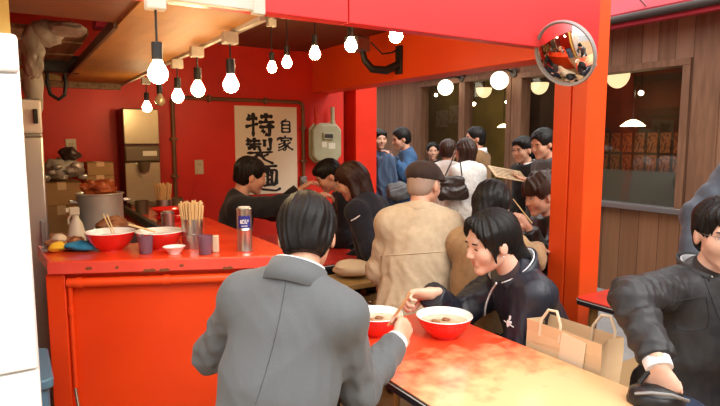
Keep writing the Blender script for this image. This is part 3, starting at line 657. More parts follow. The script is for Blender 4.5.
dp = MB().tube([front(.073, .018, .90), front(.073, .018, .45)], .010, 10)
dp.tube([front(.073, .018, .80), front(.073, .018, .77)], .014, 10); dp.build('riser_pipe', M['counter_front'], cnt)
MB().tube([front(.073, .012, .45), front(.087, .006, .33)], .008, 10).build('pipe_end', M['chrome'], cnt)
MB().bb(.655, .687, 2.9, 4.6, .985, 1.03).build('back_rail', M['black_metal'], cnt, bevel=.004)

# --- near table
TA0, TA1, TB0, TB1 = 1.006, 1.622, .90, 1.95
def rounded(hx, hy, r, n=6):
    out = []
    for cx, cy, a0 in ((hx-r, hy-r, 0), (-hx+r, hy-r, 90), (-hx+r, -hy+r, 180), (hx-r, -hy+r, 270)):
        out += [(cx+r*math.cos(math.radians(a0+90*k/n)), cy+r*math.sin(math.radians(a0+90*k/n))) for k in range(n+1)]
    return out
def table(label, a0, a1, b0, b1, z, topm, legm, group=None):
    t = thing('table', label, 'table', W((a0+a1)/2, (b0+b1)/2), TH, group); hx, hy = (a1-a0)/2, (b1-b0)/2
    MB().prism(rounded(hx-.004, hy-.004, .035), z-.03, z).build('tabletop', topm, t)
    MB().prism(rounded(hx, hy, .038), z-.032, z-.004).build('edging', M['edge_black'], t)
    MB().prism(rounded(hx+.001, hy+.001, .039), z-.011, z-.007).build('edge_stripe', M['edge_white'], t)
    for sx in (-1, 1):
        for sy in (-1, 1):
            MB().tube([(sx*(hx-.07), sy*(hy-.07), z-.03), (sx*(hx-.04), sy*(hy-.04), .004)], [.022, .016], 10).build('leg', legm, t)
    return t
near_table = table('worn red topped table in the foreground with painted amber sheen and black edging', TA0, TA1, TB0, TB1, .72, M['table_top'], M['black_metal'])
table('red topped table with wooden legs behind the paper bag, beside the red post', 2.34, 3.0, 1.30, 1.74, .72, M['table_red'], M['wood_leg'])
table('red topped table inside under the sign, in front of the man in black', 1.50, 2.02, 3.02, 4.25, .72, M['table_red'], M['wood_leg'])
ft = AB(at_z(537, 252, .76)); table('red topped table behind the woman in navy, in front of the curly haired person eating', ft[0]-.45, ft[0]+.10, ft[1]-.05, ft[1]+.55, .76, M['table_red'], M['wood_leg'])
# --- benches and stools
def stool(label, c, z, r=.16, group=None, rot=TH, size=None):
    t = thing('stool' if size is None else 'bench', label, 'stool' if size is None else 'bench', (c[0], c[1], 0), rot, group)
    hx, hy = size if size else (r, r)
    MB().prism(rounded(hx, hy, .03 if size else r*.98, 8), z-.035, z).build('seat', M['wood_seat'], t, bevel=.005)
    for sx in (-1, 1):
        for sy in (-1, 1): MB().tube([(sx*hx*.62, sy*hy*.62, z-.03), (sx*hx*.78, sy*hy*.78, .004)], [.02, .016], 8).build('leg', M['wood_leg'], t)
    k = MB()
    for sx in (-1, 1): k.tube([(sx*hx*.70, -hy*.70, z*.45), (sx*hx*.70, hy*.70, z*.45)], .011, 8)
    k.build('stretcher', M['wood_leg'], t); return t

# ================================================================== SIGN
def pb(u, v, b): p = at_b(u, v, b); return p.dot(DA), p.z
SB = 4.70
sign = thing('sign', 'cream paper sign with large black brush characters on the red back wall', 'sign', W(1.955, SB, 1.40), TH)
SW, SH = .585, .775
MB().bb(-SW/2, SW/2, -.012, 0, -SH/2, SH/2).build('sheet', M['paper'], sign)
K = {}
K['ji'] = [[(.52, 1), (.42, .86)], [(.25, .84), (.26, .02)], [(.25, .83), (.76, .84), (.75, .02)], [(.28, .58), (.73, .58)], [(.28, .33), (.73, .33)], [(.27, .07), (.74, .07)]]
K['ka'] = [[(.5, 1.02), (.52, .88)], [(.12, .86), (.08, .68)], [(.12, .84), (.9, .85), (.8, .70)], [(.25, .68), (.76, .69)], [(.52, .67), (.38, .52), (.12, .40)], [(.42, .55), (.56, .42), (.58, .2), (.5, .02), (.38, .09)], [(.5, .42), (.32, .28), (.12, .2)], [(.55, .28), (.36, .12), (.1, .02)], [(.82, .58), (.62, .44)], [(.6, .42), (.74, .2), (.97, .05)]]
K['toku'] = [[(.16, .92), (.06, .66)], [(.1, .74), (.42, .76)], [(.27, 1), (.26, -.02)], [(.0, .40), (.44, .54)], [(.5, .84), (.94, .86)], [(.7, 1), (.7, .62)], [(.44, .60), (1.0, .62)], [(.46, .40), (1.0, .41)], [(.82, .56), (.82, .03), (.66, .10)], [(.55, .28), (.66, .15)]]
K['sei'] = [[(.12, .99), (.04, .84)], [(.1, .88), (.52, .89)], [(.0, .76), (.56, .77)], [(.3, 1.02), (.3, .52)], [(.12, .68), (.12, .54)], [(.12, .66), (.48, .67), (.47, .54)], [(.66, .95), (.66, .66)], [(.87, 1.02), (.87, .53), (.74, .58)], [(.5, .54), (.5, .44)], [(.04, .42), (.96, .45)], [(.48, .42), (.3, .24), (.02, .12)], [(.32, .28), (.32, .02), (.48, .12)], [(.80, .38), (.62, .28)], [(.5, .38), (.64, .16), (.98, -.02)]]
K['men'] = [[(.05, .92), (.42, .93)], [(.08, .78), (.4, .79)], [(.0, .64), (.46, .66)], [(.24, 1), (.24, .62)], [(.24, .6), (.02, .34)], [(.12, .46), (.36, .46), (.08, .12)], [(.14, .32), (.36, .08), (.95, -.04), (1.1, .06)], [(.5, .94), (1.0, .96)], [(.74, .92), (.66, .8)], [(.54, .78), (.55, .2)], [(.54, .78), (.98, .80), (.95, .2)], [(.69, .76), (.69, .24)], [(.82, .76), (.82, .24)], [(.69, .6), (.81, .6)], [(.69, .42), (.81, .42)], [(.54, .22), (.95, .22)]]
def brush(strokes, x0, z0, w, h, th, y, seed):
    rnd = random.Random(seed); mb = MB()
    for k, st in enumerate(strokes):
        pts = []
        for i in range(len(st)-1):
            for q in range(8): t = q/8; pts.append((st[i][0]*(1-t)+st[i+1][0]*t, st[i][1]*(1-t)+st[i+1][1]*t))
        pts.append(st[-1]); n = len(pts)
        for _ in range(2): pts = [pts[0]]+[((pts[i-1][0]+2*pts[i][0]+pts[i+1][0])/4, (pts[i-1][1]+2*pts[i][1]+pts[i+1][1])/4) for i in range(1, n-1)]+[pts[-1]]
        a = []; yk = y-.0004-.00012*k; tw = th*rnd.uniform(.85, 1.15)
        for i, (px, pz) in enumerate(pts):
            q0, q1 = pts[max(i-1, 0)], pts[min(i+1, n-1)]; dx, dz = (q1[0]-q0[0])*w, (q1[1]-q0[1])*h; L = math.hypot(dx, dz) or 1
            t = i/(n-1); wd = tw*(.62+.55*math.exp(-((t-.06)/.12)**2)+.30*math.exp(-((t-.93)/.1)**2))*(1 if t < .94 else 1-(t-.94)*9)*(.55+t*8 if t < .055 else 1); wd *= rnd.uniform(.93, 1.07)
            if abs(dx) > abs(dz)*1.5: wd *= .82
            nx, nz = -dz/L*wd/2, dx/L*wd/2; X, Z = x0+px*w, z0+pz*h
            a += [(X+nx, yk, Z+nz), (X-nx, yk, Z-nz)]
        o = len(a); a2 = [(x, y+.001, z) for x, _, z in a]
        fs = [(2*i, 2*i+1, 2*i+3, 2*i+2) for i in range(n-1)]+[(2*i, 2*i+2, o+2*i+2, o+2*i) for i in range(n-1)]+[(2*i+1, o+2*i+1, o+2*i+3, 2*i+3) for i in range(n-1)]+[(0, o, o+1, 1), (2*n-2, 2*n-1, o+2*n-1, o+2*n-2)]
        mb.add(a+a2, fs)
    return mb
for nm, x0, z0, w_, h_, th_, sd in (('toku', -.20, .125, .275, .205, .047, 1), ('sei', -.20, -.115, .265, .225, .041, 2), ('men', -.215, -.355, .31, .225, .043, 3), ('ji', .105, .155, .155, .125, .026, 4), ('ka', .085, -.005, .175, .135, .026, 5)):
    brush(K[nm], x0, z0, w_, h_, th_, -.0125, sd).build('brush_character', M['ink'], sign)
# --- pipes on the back wall
cp = thing('conduit', 'brown conduit pipe running round the sign on the red back wall', 'pipe', W(1.14, SB, 0), TH)
r_ = .016; x1 = 1.165; zt = 1.835
MB().tube([(0, -.025, 1.0), (0, -.025, zt-.03), (.012, -.025, zt-.008), (.04, -.025, zt), (x1-.05, -.025, zt), (x1-.015, -.025, zt-.008), (x1, -.025, zt-.04), (x1, -.025, .95)], r_, 10).build('pipe', M['brass_pipe'], cp)
for x, z in ((0, 1.5), (0, 1.2), (x1, 1.6), (x1, 1.3)): MB().bb(x-.028, x+.028, -.045, 0, z-.01, z+.01).build('pipe_clip', M['brass_pipe'], cp, bevel=.002)
for x in (.3, .8): MB().bb(x-.01, x+.01, -.045, 0, zt-.028, zt+.028).build('pipe_clip', M['brass_pipe'], cp, bevel=.002)
vx, vz = pb(300, 181, SB); vv = thing('valve', 'silver valve box at the foot of the sign beside the conduit', 'valve', W(vx+.02, SB, vz), TH)
MB().bb(-.03, .03, -.05, 0, -.055, .045).build('housing', M['steel_dull'], vv, bevel=.006)
MB().cyl((0, -.075, .0), (0, -.05, .0), .02, .022, 16).build('knob', M['steel'], vv); MB().cyl((0, -.03, -.16), (0, -.03, -.05), .012, None, 10).build('pipe', M['steel_dull'], vv)
def outlet(u, v, label):
    x, z = pb(u, v, SB); o = thing('wall_outlet', label, 'outlet', W(x, SB, z), TH)
    MB().bb(-.036, .036, -.009, 0, -.06, .06).build('plate', M['ivory'], o, bevel=.003)
    s_ = MB()
    for dz in (-.025, .022):
        for dx in (-.008, .008): s_.bb(dx-.002, dx+.002, -.0105, -.008, dz-.008, dz+.008)
    s_.build('socket_slot', M['black'], o)
    MB().bb(-.02, .02, -.022, -.009, -.045, -.008).build('plug', M['ivory'], o, bevel=.003); return o
outlet(199, 167, 'beige wall outlet on the red back wall left of the sign')
outlet(71, 147, 'beige wall outlet above the plastic bag on the cardboard box')
cpx, cpz = pb(197, 178, SB); c2x, c2z = pb(190, 205, SB)
tag(MB().tube([W(cpx, SB-.015, cpz), W(cpx-.02, SB-.012, cpz-.05), W(c2x, SB-.012, c2z), W(c2x-.02, SB-.012, 1.0)], .004, 6).build('power_cord', M['red_wall']), 'red painted cord hanging from the outlet left of the sign', 'cord')
# --- gas meter
gx0, gz1 = pb(312, 124, SB-.12); gx1, gz0 = pb(341, 161, SB-.12); gw, gh = gx1-gx0, gz1-gz0
gm = thing('gas_meter', 'pale green gas meter on the red wall right of the sign', 'gas meter', W((gx0+gx1)/2, SB, (gz0+gz1)/2), TH)
def octo(hx, hz, c): return [(hx-c, hz), (hx, hz-c), (hx, -hz+c), (hx-c, -hz), (-hx+c, -hz), (-hx, -hz+c), (-hx, hz-c), (-hx+c, hz)]
def plate(mb, poly, y0, y1, mi=0):
    o = len(mb.v); n = len(poly); mb.add([(x, y0, z) for x, z in poly]+[(x, y1, z) for x, z in poly], [tuple(range(n)), tuple(range(2*n-1, n-1, -1))]+[(i, n+i, n+(i+1) % n, (i+1) % n) for i in range(n)], mi); return mb
plate(MB(), octo(gw/2, gh/2, .05), -.135, -.03).build('body', M['grey_meter'], gm, bevel=.015)
plate(MB(), octo(gw/2+.012, gh/2+.012, .05), -.088, -.076).build('flange', M['grey_meter'], gm, bevel=.003)
MB().bb(-.05, .055, -.155, -.13, .03, .095).build('register_box', M['grey_meter'], gm, bevel=.005)
MB().bb(-.04, .045, -.158, -.15, .045, .08).build('register_window', M['meter_glass'], gm)
MB().bb(-.06, -.01, -.138, -.13, -.04, .01).bb(.01, .08, -.138, -.13, -.055, .0).build('label_plate', M['meter_label'], gm)
for sx in (-1, 1):
    q = MB().tube([(sx*gw*.28, -.08, gh/2), (sx*gw*.28, -.08, gh/2+.16)], .019, 12); q.lathe([(.03, 0), (.03, .035), (.024, .04)], (sx*gw*.28, -.08, gh/2-.005), n=6, cap1=True); q.build('pipe', M['grey_meter'] if sx > 0 else M['red_wall'], gm)
MB().bb(-.06, .06, -.05, 0, gh/2-.12, gh/2-.06).build('bracket', M['steel_dull'], gm)

# ================================================================== KITCHEN
# --- tall white cabinet at the left edge
wc = thing('cabinet', 'tall overexposed white cabinet at the left edge, in front of the refrigerator', 'cabinet', W(-.22, 1.50, 0), TH)
MB().bb(-.25, .252, 0, .40, .02, 1.735).build('body', M['white'], wc, bevel=.01)
for z0, z1 in ((.06, .955), (.962, 1.643), (1.65, 1.728)): MB().bb(-.248, .25, -.018, .002, z0, z1).build('front_panel', M['white'], wc, bevel=.004)
# --- refrigerator
fr = thing('refrigerator', 'tall stainless refrigerator with a pale top door, behind the white cabinet', 'refrigerator', W(-.205, 3.20, 0), TH)
MB().bb(-.35, .352, .02, .60, .06, 1.70).build('body', M['steel_dull'], fr, bevel=.008)
d1_ = MB().bb(-.35, .352, -.03, .02, 1.53, 1.69).build('door', M['white'], fr, bevel=.01); d2_ = MB().bb(-.35, .352, -.03, .02, .10, 1.515).build('door', M['steel'], fr, bevel=.01)
MB().bb(.315, .335, -.06, -.03, 1.575, 1.645).build('door_handle', M['black'], d1_, bevel=.004)
MB().bb(.315, .335, -.055, -.03, .95, 1.10).build('door_handle', M['steel_dull'], d2_, bevel=.004)
# --- work table in the kitchen
wt = thing('work_table', 'steel kitchen work table behind the counter holding boxes and pot', 'table', W(.30, 3.86, 0), TH)
MB().bb(-.135, .36, -.70, .80, .84, .88).build('tabletop', M['steel_dull'], wt, bevel=.004)
for sx in (-.11, .33):
    for sy in (-.68, .76): MB().cyl((sx, sy, .0), (sx, sy, .85), .018, None, 10).build('leg', M['steel_dull'], wt)
def carton(label, u0, v0, u1, v1, b, depth, openf=False, zmin=None):
    a0, z1 = pb(u0, v0, b); a1, z0 = pb(u1, v1, b)
    if zmin is not None: z0 = zmin
    t = thing('cardboard_box', label, 'box', W((a0+a1)/2, b, z0), TH); hw = (a1-a0)/2; h = z1-z0
    MB().bb(-hw, hw, 0, depth, 0, h).build('carton', M['card'], t, bevel=.003)
    MB().bb(-hw*.98, hw*.98, -.001, depth*.5-.002, h-.003, h+.002).bb(-hw*.98, hw*.98, depth*.5+.002, depth, h-.003, h+.002).build('flap', M['card_dark'], t)
    MB().bb(-.025, .025, -.0015, depth, h+.001, h+.003).bb(-.025, .025, -.0015, -.0003, h*.7, h+.002).build('packing_tape', M['kraft'], t)
    return t, a0, a1, z0, z1
bx1 = carton('wide brown cardboard box at the bottom of the left pile, near the refrigerator', 40, 207, 84, 240, 4.05, .34, zmin=.88)
bx2 = carton('wide brown cardboard box under the plastic bag, upper of the left pile', 41, 184, 83, 206, 4.05, .34, zmin=bx1[4]+.003)
bx3 = carton('narrow cardboard box at the bottom of the right pile, behind the steel pot', 86, 194, 117, 240, 4.30, .28, zmin=.88)
bx4 = carton('narrow cardboard box in the middle of the right pile', 86, 176, 115, 193, 4.30, .28, zmin=bx3[4]+.003)
bx5 = carton('smaller darker cardboard box topmost of the right pile', 87, 163, 114, 175, 4.30, .26, zmin=bx4[4]+.003)
# plastic bag with packs on the left pile
za = bx2[4]; a_, z_ = pb(63, 170, 4.2)
pbag = thing('plastic_bag', 'crumpled clear plastic bag of packets on top of the left cardboard boxes', 'bag', W(a_, 4.2, za), TH)
crumple((0, 0, .085), (.13, .11, .10), 3, 48, .36).build('bag', M['clear_bag'], pbag)
crumple((.05, 0, .18), (.07, .06, .06), 5, 34, .35).build('bag_neck', M['dark_bag'], pbag)
for k in range(7): crumple((-.11+.036*k, -.10+.01*(k % 2), .035+.035*(k % 3)), (.034, .03, .022), 200+k, 22, .4).build('silver_packet', M['silver_film'], pbag)
# stock pot
pa_, pz_ = pb(101, 215, 3.62)
pot = thing('stock_pot', 'large dented steel stock pot of red food behind the counter bowls', 'pot', W(pa_, 3.62, .88), TH)
PR = .125; PH = pb(101, 196, 3.5)[1]-.88
MB().lathe([(.0, 0), (PR-.01, 0), (PR, .01), (PR, PH), (PR+.008, PH+.004), (PR+.004, PH+.01), (PR-.006, PH), (PR-.008, .02), (0, .015)], n=40).build('pot_body', M['pot_steel'], pot)
for sx in (-1, 1): MB().tube([(sx*PR, -.04, PH-.04), (sx*(PR+.035), -.035, PH-.035), (sx*(PR+.035), .035, PH-.035), (sx*PR, .04, PH-.04)], .006, 8).build('handle', M['steel'], pot)
fd_ = crumple((0, 0, PH+.005), (.108, .108, .045), 11, 36, .4); fd_.build('red_food', M['redfood'], pot)
for k, (x, y, r) in enumerate(((-.055, .01, .05), (.045, -.03, .052), (.01, .04, .058), (-.01, -.05, .05))):
    crumple((x, y, PH+.045), (r, r, r*.85), 20+k, 24, .4).build('food_lump', M['redfood'], pot)
# basket-like pot of meat
ma, mz = pb(115, 224, 3.25)
mt = thing('food_tray', 'heaped tray of braised brown meat between the stock pot and front bowl', 'tray', W(ma, 3.25, .88), TH)
MB().lathe([(0, .09), (.11, .09), (.115, .13), (.12, .13), (.105, .0), (0, .0)], n=32).build('tray', M['steel_dull'], mt)
for k in range(9):
    a = k*2.4; r = .028*math.sqrt(k); crumple((r*math.cos(a), r*math.sin(a), .13+.05*(1-k/9)), (.046, .042, .034), 40+k, 18, .35).build('meat_piece', M['meat'], mt)
# spray bottle
sa, sz = pb(76, 222, 3.1)
sp = thing('spray_bottle', 'white trigger spray bottle behind the blue and yellow cloth', 'spray bottle', W(sa, 3.1, .88), TH)
zt_ = pb(76, 208, 3.1)[1]-.88
MB().lathe([(0, 0), (.038, 0), (.042, .02), (.042, zt_*.52), (.030, zt_*.72), (.015, zt_*.82), (.015, zt_*.88)], n=24).build('bottle', mat('bottle_plastic', (.62, .56, .42), .35), sp)
MB().bb(-.028, .018, -.013, .013, zt_*.88, zt_*1.02).bb(-.045, -.028, -.008, .008, zt_*.93, zt_*1.01).build('spray_head', M['ivory'], sp, bevel=.004)
MB().tube([(-.018, 0, zt_*.9), (-.032, 0, zt_*.82), (-.034, 0, zt_*.72)], .005, 8).build('trigger', M['ivory'], sp)
# small red bowl with scraps
def bowl_prof(r, h, t=.004): return [(r*.48, 0), (r*.50, h*.10), (r*.62, h*.18), (r*.84, h*.55), (r, h)], [(r, h), (r*.985, h+.003), (r-.005, h), (r*.84-t, h*.57), (r*.60, h*.24), (0, h*.20)]
def ramen_bowl(label, loc, r=.11, h=.082, group=None, food=None, cat='bowl'):
    t = thing('ramen_bowl', label, cat, loc, 0, group); o_, i_ = bowl_prof(r, h)
    MB().lathe(o_, n=48, cap0=True).build('outer_bowl', M['bowl_red'], t); MB().lathe(i_, n=48).build('inner_glaze', M['whitecer'], t)
    MB().lathe([(0, h*.72), (r*.905, h*.72)], n=40).build('broth', M['soup'], t)
    pm = MB()
    for k in range(12):
        a = 2*math.pi*k/12
        for da, w_ in ((0, .05), (.12, .03)):
            for q in (0, 1):
                a0, a1 = a+da, a+da+w_; r0, r1 = r*.950, r*.985; z0, z1 = h*.84+.0008, h*.965+.0008
            pm.add([(r0*math.cos(a0), r0*math.sin(a0), z0), (r0*math.cos(a1), r0*math.sin(a1), z0), (r1*math.cos(a1)-.004*math.cos(a1), r1*math.sin(a1)-.004*math.sin(a1), z1), (r1*math.cos(a0)-.004*math.cos(a0), r1*math.sin(a0)-.004*math.sin(a0), z1)], [(0, 1, 2, 3)])
    pm.build('rim_pattern', M['pattern'], t)
    if food:
        for k in range(food):
            a = k*2.4+1; q = r*.28*math.sqrt(k+.3); crumple((q*math.cos(a), q*math.sin(a), h*.74), (.022, .020, .008), 60+k, 14, .3).build('topping', M['meat'], t)
    return t
# the two bowls on the near table and the two on the counter
ramen_bowl('red ramen bowl with white patterned inside in front of the woman in navy', at_z(444, 336, .72), .112, .085, food=2)
BOWL_M = at_z(377, 334, .72); ramen_bowl('red ramen bowl held close by the man in the grey suit', BOWL_M, .105, .085, food=2)
ramen_bowl('red ramen bowl with chopsticks standing in it on the counter\'s left end', at_z(111.5, 250, 1.0), .108, .085, food=3)
ramen_bowl('red ramen bowl behind the two plum cups on the counter', at_z(160.5, 248, 1.0), .108, .080, food=3)
def sticks(label, p, q, group=None, r=.0032, gap=.010, name='chopsticks'):
    p, q = Vector(p), Vector(q); t = thing(name, label, 'chopsticks', (p+q)/2, 0, group); x, y = perp(q-p); o = (p+q)/2
    for s_ in (-1, 1): MB().tube([p-o+x*gap*.25*s_, q-o+x*gap*s_*.6], [r*.7, r], 6).build('stick', M['chopstick'], t)
    return t
sticks('wooden chopsticks standing in the left red bowl on the counter', at_z(111.5, 250, 1.0)+Vector((.015, .02, .045)), at_z(111.5, 250, 1.0)+Vector((-.035, .03, .16)), gap=.03)
sticks('wooden chopsticks resting across the red bowl behind the plum cups', at_z(160.5, 248, 1.0)+Vector((-.02, .0, .075)), at_z(160.5, 248, 1.0)+Vector((-.13, -.03, .115)), r=.005)
# small white dish
sd_ = thing('small_dish', 'small white fluted dish on the counter between two plum cups', 'dish', at_z(174.5, 253.5, 1.0))
MB().lathe([(.024, 0), (.026, .005), (.046, .030), (.049, .032), (.044, .030), (.024, .009), (0, .008)], n=32, cap0=True).build('dish', M['whitecer'], sd_)
MB().lathe([(0, .020), (.034, .020)], n=24).build('sauce', mat('pink_sauce', (.70, .40, .32), .2), sd_)
def tumbler(label, loc):
    t = thing('plastic_cup', label, 'cup', loc, 0, 'plum tumblers on the counter')
    MB().lathe([(0, .001), (.026, .001), (.027, .004), (.033, .082), (.031, .082), (.025, .008), (0, .008)], n=32).build('cup', M['plum'], t); return t
tumbler('translucent plum plastic tumbler in front of the right counter bowl, left of the small dish', at_z(146, 253.5, 1.0)); tumbler('translucent plum plastic tumbler right of the small dish, below the chopstick can', at_z(205.5, 254, 1.0))
sc_ = at_z(216, 252, 1.0); tag(MB().bb(-.013, .013, -.012, .012, 0, .075).build('seasoning_box', M['cream'], loc=sc_, bevel=.004), 'small pale box beside the right plum cup on the counter', 'box')
# chopstick cans
def can_of_sticks(label, slabel, loc, r, h, L, n, group, seed):
    t = thing('chopstick_holder', label, 'holder', loc)
    MB().lathe([(0, .001), (r, .001), (r, h), (r+.002, h+.002), (r-.002, h), (r-.002, .004), (0, .004)], n=32).build('can', M['steel'], t)
    MB().lathe([(r+.0008, h*.48), (r+.0016, h*.5), (r+.0008, h*.52)], n=32).build('band', M['steel_dull'], t)
    rnd = random.Random(seed)
    for k in range(n):
        a = k*2.39996; q = math.sqrt((k+.5)/n)*(r-.008); lean = q*.42
        bp = Vector((q*.8*math.cos(a), q*.8*math.sin(a), .006)); tp = Vector((q*math.cos(a)*1.0+lean*math.cos(a)*1.0, q*math.sin(a)+lean*math.sin(a), L+rnd.uniform(-.012, .012)))
        d = tp-bp; x, y = perp(d); mb = MB(); w_ = .0062
        R_ = Matrix((x, y, d.normalized())).transposed(); mb.box(d/2, (w_*1.7, w_, d.length), R_)
        mb.build('disposable_chopsticks', M['chopstick'], None, bevel=.0006, loc=Vector(loc)+bp)
        o = bpy.context.scene.objects[-1] if False else COL.objects[-1]; tag(o, slabel, 'chopsticks', group)
    return t
can_of_sticks('steel can packed with disposable chopsticks on the counter, behind the right plum cup', 'pale disposable chopsticks standing in the steel can on the near counter', at_z(193, 247.5, 1.0), .047, .135, .205, 62, 'chopsticks in the near can', 3)
cb = W(.86, 3.85, 1.0); can_of_sticks('steel can of chopsticks at the far end of the counter below the drink dispenser', 'short looking pale chopsticks standing in the far can below the dispenser', cb, .05, .10, .20, 40, 'chopsticks in the far can', 4)
# canisters
def canister(label, loc, r, h, lab=False):
    t = thing('canister', label, 'canister', loc)
    MB().lathe([(0, .001), (r, .001), (r+.001, .004), (r+.001, .008), (r, .011), (r, h*.48), (r+.0015, h*.49), (r+.0015, h*.51), (r, h*.52), (r, h-.012), (r+.001, h-.008), (r+.001, h-.002), (r-.004, h), (0, h)], n=36).build('tin', M['steel'], t)
    MB().lathe([(0, h), (r*.8, h), (r*.84, h+.004), (r*.78, h+.006), (0, h+.006)], n=30).build('lid', M['steel_dull'] if not lab else M['trim_white'], t)
    if lab:
        c0 = math.atan2(-loc[1], -loc[0]); mb = MB(); n = 10; z0, z1 = h*.56, h*.84; rr = r+.0012; sp_ = .85
        vs_ = []
        for k in range(n+1):
            a = c0-sp_+2*sp_*k/n; vs_ += [(rr*math.cos(a), rr*math.sin(a), z0), (rr*math.cos(a), rr*math.sin(a), z1)]
        mb.add(vs_, [(2*k, 2*k+2, 2*k+3, 2*k+1) for k in range(n)]); mb.build('label', M['blue_label'], t)
        wm = MB(); rr += .0006       # white lettering band
        for (u0, u1, w0, w1) in ((-.55, -.33, .36, .66), (-.27, -.20, .36, .70), (-.20, -.05, .36, .44), (-.20, -.05, .58, .68), (.02, .09, .36, .7), (.16, .36, .36, .45), (.16, .24, .45, .7), (.40, .55, .5, .68), (-.4, .4, .14, .2)):
            vs_ = []
            for k in range(5):
                a = c0+u0+(u1-u0)*k/4; vs_ += [(rr*math.cos(a), rr*math.sin(a), z0+(z1-z0)*w0), (rr*math.cos(a), rr*math.sin(a), z0+(z1-z0)*w1)]
            wm.add(vs_, [(2*k, 2*k+2, 2*k+3, 2*k+1) for k in range(4)])
        wm.build('label_lettering', M['edge_white'], t)
    return t
canister('tall silver tin with a blue label at the right end of the counter', at_z(245, 251, 1.0), .033, .195, True)
canister('plain silver double tin on the counter left of the chopstick can', at_z(168.5, 236, 1.0), .033, .125)
# cloth and food on the counter's left end
cl_ = thing('dish_cloth', 'folded blue and yellow cleaning cloth left of the counter bowls', 'cloth', at_z(72, 251, 1.0), math.radians(5))
crumple((.035, 0, .022), (.085, .05, .024), 71, 28, .25).build('blue_cloth', M['blue_cloth'], cl_); crumple((-.055, -.01, .022), (.04, .045, .026), 72, 24, .22).build('yellow_sponge', M['yellow_cloth'], cl_)
sb = at_z(62, 240, 1.0); pl_ = thing('plate', 'plate of brown meat slices behind the blue and yellow cloth', 'plate', W(.20, 2.86, 1.0), 0)
MB().lathe([(0, 0), (.06, 0), (.10, .014), (.102, .016), (.06, .005), (0, .005)], n=36).build('dish', M['steel_dull'], pl_)
for k in range(8):
    a = k*2.4; q = .027*math.sqrt(k); crumple((q*math.cos(a), q*math.sin(a), .028+.012*(k % 2)), (.034, .03, .016), 80+k, 16, .35).build('meat_slice', M['meat'], pl_)
crumple((-.035, .0, .045), (.036, .034, .026), 99, 18, .12).build('pale_lump', M['cream'], pl_)
rb_ = pb(62, 218, 3.35); rbt = thing('food_bowl', 'small red bowl of scraps in front of the cardboard boxes', 'bowl', W(rb_[0], 3.35, .88))
o_, i_ = bowl_prof(.085, .10); MB().lathe(o_, n=36, cap0=True).build('bowl', M['bowl_red'], rbt); MB().lathe(i_, n=36).build('inner_glaze', M['whitecer'], rbt)
for k in range(6): a = k*2.4; q = .025*math.sqrt(k); crumple((q*math.cos(a), q*math.sin(a), .10), (.03, .028, .022), 110+k, 16, .4).build('food_lump', M['meat'], rbt)
# stacked red dishes and black cups on the far counter
for k, (a, b, lab) in enumerate(((.82, 3.45, 'low red lacquer tray on the far counter behind the double tin'), (.80, 3.46, 'upper red lacquer bowl stacked on the red tray, far counter'))):
    t = thing('lacquer_dish', lab, 'dish', W(a, b, 1.0+.045*k)); r = .115-.01*k
    MB().lathe([(0, 0), (r*.6, 0), (r*.62, .01), (r, .04), (r-.004, .043), (r*.6, .014), (0, .014)], n=40).build('dish', M['bowl_red'], t)
for k, (a, b, lab) in enumerate(((.74, 3.96, 'dark cup left of the far chopstick can'), (.98, 4.0, 'dark cup right of the far chopstick can'))):
    t = thing('dark_cup', lab, 'cup', W(a, b, 1.0), 0); MB().lathe([(0, 0), (.04, 0), (.045, .09), (.042, .09), (.037, .006), (0, .006)], n=28).build('cup', M['dispenser_dark'], t)
tag(MB().box((0, 0, .022), (.11, .07, .044)).build('napkin_box', M['ivory'], loc=W(.97, 3.62, 1.0), rotz=TH, bevel=.005), 'small pale napkin box on the far counter beside the stacked red dishes', 'box')
# drink dispenser
dx0, dz1 = pb(122, 108, 4.40); dx1, _ = pb(162, 195, 4.40); dw = (dx1-dx0)/2; dh = dz1-1.0
dd = thing('drink_dispenser', 'tall beige drink dispenser at the far end of the counter against the red wall', 'dispenser', W((dx0+dx1)/2, 4.40, 1.0), TH)
MB().bb(-dw, dw, .02, .26, 0, dh).build('body', M['dispenser_side'], dd, bevel=.006)
MB().bb(-dw+.004, dw-.004, .0, .022, dh*.64, dh-.005).build('upper_panel', M['dispenser'], dd, bevel=.005)
MB().bb(-dw+.004, dw-.004, -.012, .02, dh*.46, dh*.62).build('control_panel', M['dispenser_dark'], dd, bevel=.012)
MB().bb(-dw+.004, dw-.004, .004, .022, .03, dh*.45).build('lower_panel', M['dispenser'], dd, bevel=.004)
MB().cyl((0, -.05, dh*.36), (0, -.05, dh*.46), .028, .045, 18).build('nozzle', M['dispenser_dark'], dd)
MB().cyl((0, -.012, dh*.335), (0, .005, dh*.335), .028, None, 18).build('push_button', M['ivory'], dd)
MB().bb(.0, .10, -.015, -.010, dh*.52, dh*.57).build('display', M['meter_label'], dd); MB().bb(-dw+.02, dw-.02, -.06, .02, 0, .03).build('drip_tray', M['dispenser_dark'], dd, bevel=.004)
# blue bin
bb_ = thing('plastic_bin', 'dull blue plastic bin on the floor at the left end of the counter', 'bin', W(-.075, 2.42, 0), TH)
MB().prism(rounded(.15, .17, .03), 0, .62).build('bin', M['bin_blue'], bb_, bevel=.01); MB().prism(rounded(.165, .185, .03), .60, .64).build('rim', M['bin_blue'], bb_, bevel=.008)
